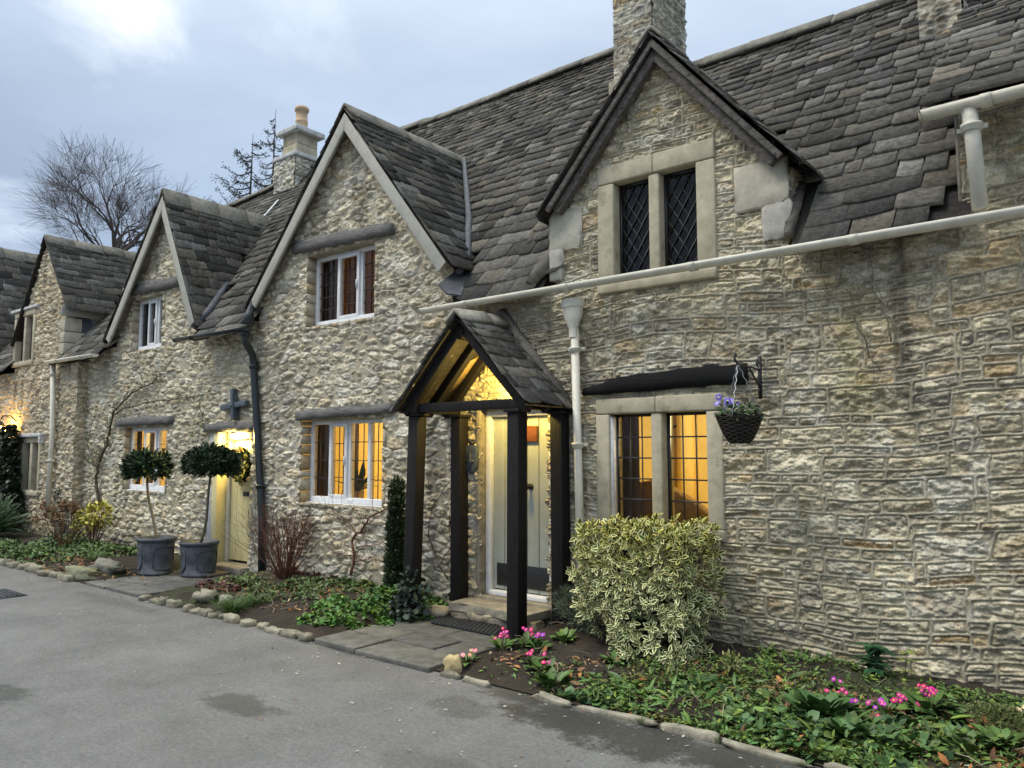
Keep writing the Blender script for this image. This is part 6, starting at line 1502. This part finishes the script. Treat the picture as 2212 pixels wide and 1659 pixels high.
conifer(540, 420, 290, 27, 1.6, 'thin dark conifer with sparse foliage, left of the pair by the chimney pot', 81, 1.1)
conifer(588, 420, 236, 29, 1.0, 'taller bare-topped conifer directly behind the buff chimney pot', 82, .4)

# ---------------------------------------------------------------- furniture seen through the lit windows
q = onY(1445, 1035, 6.5); e = empty('sofa', (q.x, 6.5, .35), 'gold upholstered sofa seen through the lit stone window', 'sofa')
mb = MB(); mb.box((-.55, -.3, 0), (.75, .5, .45)); mb.build('seat', M['sofa'], e, bevel=.08)
h0 = q.z-.35; mb = MB(); mb.prism([(-.55, 0), (.62, 0), (.60, h0-.34), (.42, h0-.2), (.18, h0-.07), (-.05, h0), (-.3, h0-.05), (-.5, h0-.16)], -.32, -.14); mb.build('backrest', M['sofa'], e, bevel=.06)
q = onY(1450, 935, 8.1); e = empty('sconce', (q.x, 8.17, q.z), 'black iron wall sconce on the ochre wall inside the lit room', 'lamp')
mb = MB(); mb.box((.10, -.03, -.32), (.135, -.005, .22)); mb.tube([(.11, -.02, .1), (.02, -.1, .06), (-.06, -.1, .12)], .016, 6); mb.lathe([(.03, 0), (.09, -.1), (.085, -.1), (.02, 0)], (-.05, -.1, .3), 12); mb.build('bracket', M['blackmetal'], e)
q0, q1 = onY(1482, 880, 8.15), onY(1503, 880, 8.15); mb = MB(); mb.box((q0.x, 7.9, .36), (q1.x, 8.18, 2.44)); mb.build('wall_pier', M['roomwall'], cotA)
mb = MB()
for k in range(3): mb = MB(); mb.box((-3.9+k*.75, 5.95, 2.3), (-3.78+k*.75, 8.15, 2.43)); mb.build('ceiling_beam', M['darkwood'], cotA)
p = onY(765, 1080, 5.95); e = empty('houseplant', (p.x, 6.0, 1.0), 'dark potted plant on the sill inside the amber-lit window', 'houseplant')
mb = MB(); mb.lathe([(0, 0), (.06, 0), (.08, .13), (.07, .13), (0, .12)], (0, 0, 0), 16); mb.build('pot', M['terracotta'], e)
rs = np.random.RandomState(5); n = 26; a = rs.rand(n)*6.28; el = .5+.8*rs.rand(n); mb = MB(); scatter(mb, LONG, np.tile([0, 0, .12], (n, 1)), np.stack([np.cos(a)*np.cos(el), np.sin(a)*np.cos(el), np.sin(el)], -1), rs.randn(n, 3)*.2+np.array([0, 0, 1]), .2+.18*rs.rand(n), vary(rs, (.03, .05, .025), n, .3)); mb.build('leaves', M['leaf'], e)
# ================================================================== camera, sky, sun
cd = bpy.data.cameras.new('camera'); cam = bpy.data.objects.new('camera', cd); COL.objects.link(cam)
cam.location = (0, 0, EYE); cam.rotation_euler = (pi/2+PITCH, 0, YAW)
cd.sensor_width = 36; cd.lens = F/2212*36; cd.clip_end = 2000; cd.clip_start = .05
scene.camera = cam
w = bpy.data.worlds.new('World'); scene.world = w; w.use_nodes = True; nt = w.node_tree; L = nt.links.new
bg = nt.nodes['Background']; bg.inputs['Strength'].default_value = .1
SUN_AZ, SUN_EL = radians(218), radians(56)      # high overcast light from across the street
sky = N(nt, 'ShaderNodeTexSky', sky_type='NISHITA', sun_disc=False); sky.sun_elevation = SUN_EL; sky.sun_rotation = SUN_AZ; sky.air_density = 1.5; sky.dust_density = 3
tc = N(nt, 'ShaderNodeTexCoord'); sx = N(nt, 'ShaderNodeSeparateXYZ'); L(tc.outputs['Generated'], sx.inputs[0])
def mth(op, a, b=None, c=None):
    n = N(nt, 'ShaderNodeMath', operation=op)
    for i, v in enumerate((a, b, c)):
        if v is None: continue
        if isinstance(v, (int, float)): n.inputs[i].default_value = v
        else: L(v, n.inputs[i])
    return n.outputs[0]
zz = mth('ADD', mth('MAXIMUM', sx.outputs['Z'], 0.0), .22)
cx = mth('DIVIDE', sx.outputs['X'], zz); cy = mth('DIVIDE', sx.outputs['Y'], zz)
cb = N(nt, 'ShaderNodeCombineXYZ'); L(cx, cb.inputs[0]); L(cy, cb.inputs[1])
def cloud(scale, det, off, rough=.55):
    mp = N(nt, 'ShaderNodeMapping'); mp.inputs['Location'].default_value = off; L(cb.outputs[0], mp.inputs['Vector'])
    n = N(nt, 'ShaderNodeTexNoise', i_Scale=scale, i_Detail=det, i_Roughness=rough); n.inputs['Distortion'].default_value = .4; L(mp.outputs[0], n.inputs['Vector']); return n.outputs['Fac']
n1 = cloud(.85, 7, (3.1, 1.7, 0)); n2 = cloud(.4, 3, (9, 4, 0))
mixn = mth('ADD', mth('MULTIPLY', n1, .65), mth('MULTIPLY', n2, .35))
rp = N(nt, 'ShaderNodeValToRGB'); L(mixn, rp.inputs[0]); e = rp.color_ramp.elements
e[0].position = .34; e[0].color = (1.9, 2.55, 3.65, 1); e[1].position = .62; e[1].color = (3.3, 4.3, 5.9, 1)
x = e.new(.5); x.color = (2.65, 3.4, 4.7, 1)
# thin bright breaks in the cloud, fixed to directions in the sky
def hole(px, py, size, amp):
    d = ray(px, py).normalized(); dp = N(nt, 'ShaderNodeVectorMath', operation='DISTANCE'); L(tc.outputs['Generated'], dp.inputs[0]); dp.inputs[1].default_value = d
    wob = mth('MULTIPLY', mth('SUBTRACT', cloud(2.6, 8, (px*.01, 2, 0), .62), .5), size*4.2)
    q = mth('SUBTRACT', 1.0, mth('DIVIDE', mth('ADD', dp.outputs['Value'], wob), size))
    return mth('MULTIPLY', mth('POWER', mth('MAXIMUM', q, 0.0), 1.2), amp)
glow = mth('ADD', mth('ADD', hole(240, -28, .085, 1.7), hole(325, 28, .05, 1.2)), mth('ADD', hole(8, 462, .055, 2.6), hole(560, -60, .10, .8)))
lowband = mth('MULTIPLY', mth('POWER', mth('SUBTRACT', 1.0, mth('MINIMUM', mth('MAXIMUM', sx.outputs['Z'], 0.0), 1.0)), 12.0), .35)
g2 = mth('ADD', glow, lowband)
gc = N(nt, 'ShaderNodeCombineColor'); L(g2, gc.inputs[0]); L(mth('MULTIPLY', g2, 1.0), gc.inputs[1]); L(mth('MULTIPLY', g2, .98), gc.inputs[2])
ad = N(nt, 'ShaderNodeMix', data_type='RGBA', blend_type='ADD'); ad.inputs['Factor'].default_value = 1; L(rp.outputs[0], ad.inputs['A']); L(gc.outputs[0], ad.inputs['B'])
# overcast dome: the zenith is about twice as bright as the sky low down
zen = mth('ADD', 1.0, mth('MULTIPLY', mth('POWER', mth('MAXIMUM', sx.outputs['Z'], 0.0), 3.0), 5.0))
zm = N(nt, 'ShaderNodeMix', data_type='RGBA', blend_type='MULTIPLY'); zm.inputs['Factor'].default_value = 1; L(ad.outputs['Result'], zm.inputs['A']); zc = N(nt, 'ShaderNodeCombineColor'); L(mth('MULTIPLY', mth('SUBTRACT', zen, 1.0), 1.32), zc.inputs[0]); L(mth('MULTIPLY', mth('SUBTRACT', zen, 1.0), 1.08), zc.inputs[1]); L(mth('MULTIPLY', mth('SUBTRACT', zen, 1.0), .74), zc.inputs[2])
zo = N(nt, 'ShaderNodeMix', data_type='RGBA', blend_type='ADD'); zo.inputs['Factor'].default_value = 1; zo.inputs['A'].default_value = (1, 1, 1, 1); L(zc.outputs[0], zo.inputs['B']); L(zo.outputs['Result'], zm.inputs['B'])
mx = N(nt, 'ShaderNodeMix', data_type='RGBA'); mx.inputs['Factor'].default_value = .93; L(sky.outputs[0], mx.inputs['A']); L(zm.outputs['Result'], mx.inputs['B'])
L(mx.outputs['Result'], bg.inputs['Color'])
sl = bpy.data.lights.new('sun', 'SUN'); sl.energy = 1.5; sl.angle = radians(20); sl.color = (1, .925, .81)
so = bpy.data.objects.new('sun', sl); COL.objects.link(so)
sd = Vector((sin(SUN_AZ)*cos(SUN_EL), cos(SUN_AZ)*cos(SUN_EL), sin(SUN_EL)))   # towards the light
so.rotation_euler = (-sd).to_track_quat('-Z', 'Y').to_euler()
scene.view_settings.view_transform = 'Standard'; scene.view_settings.look = 'None'; scene.view_settings.exposure = 0.55; scene.view_settings.gamma = 1
scene.cycles.use_denoising = True
scene.cycles.max_bounces = 6; scene.cycles.diffuse_bounces = 3; scene.cycles.glossy_bounces = 3; scene.cycles.transparent_max_bounces = 12; scene.cycles.transmission_bounces = 4
scene.cycles.sample_clamp_indirect = 4; scene.cycles.caustics_reflective = False; scene.cycles.caustics_refractive = False
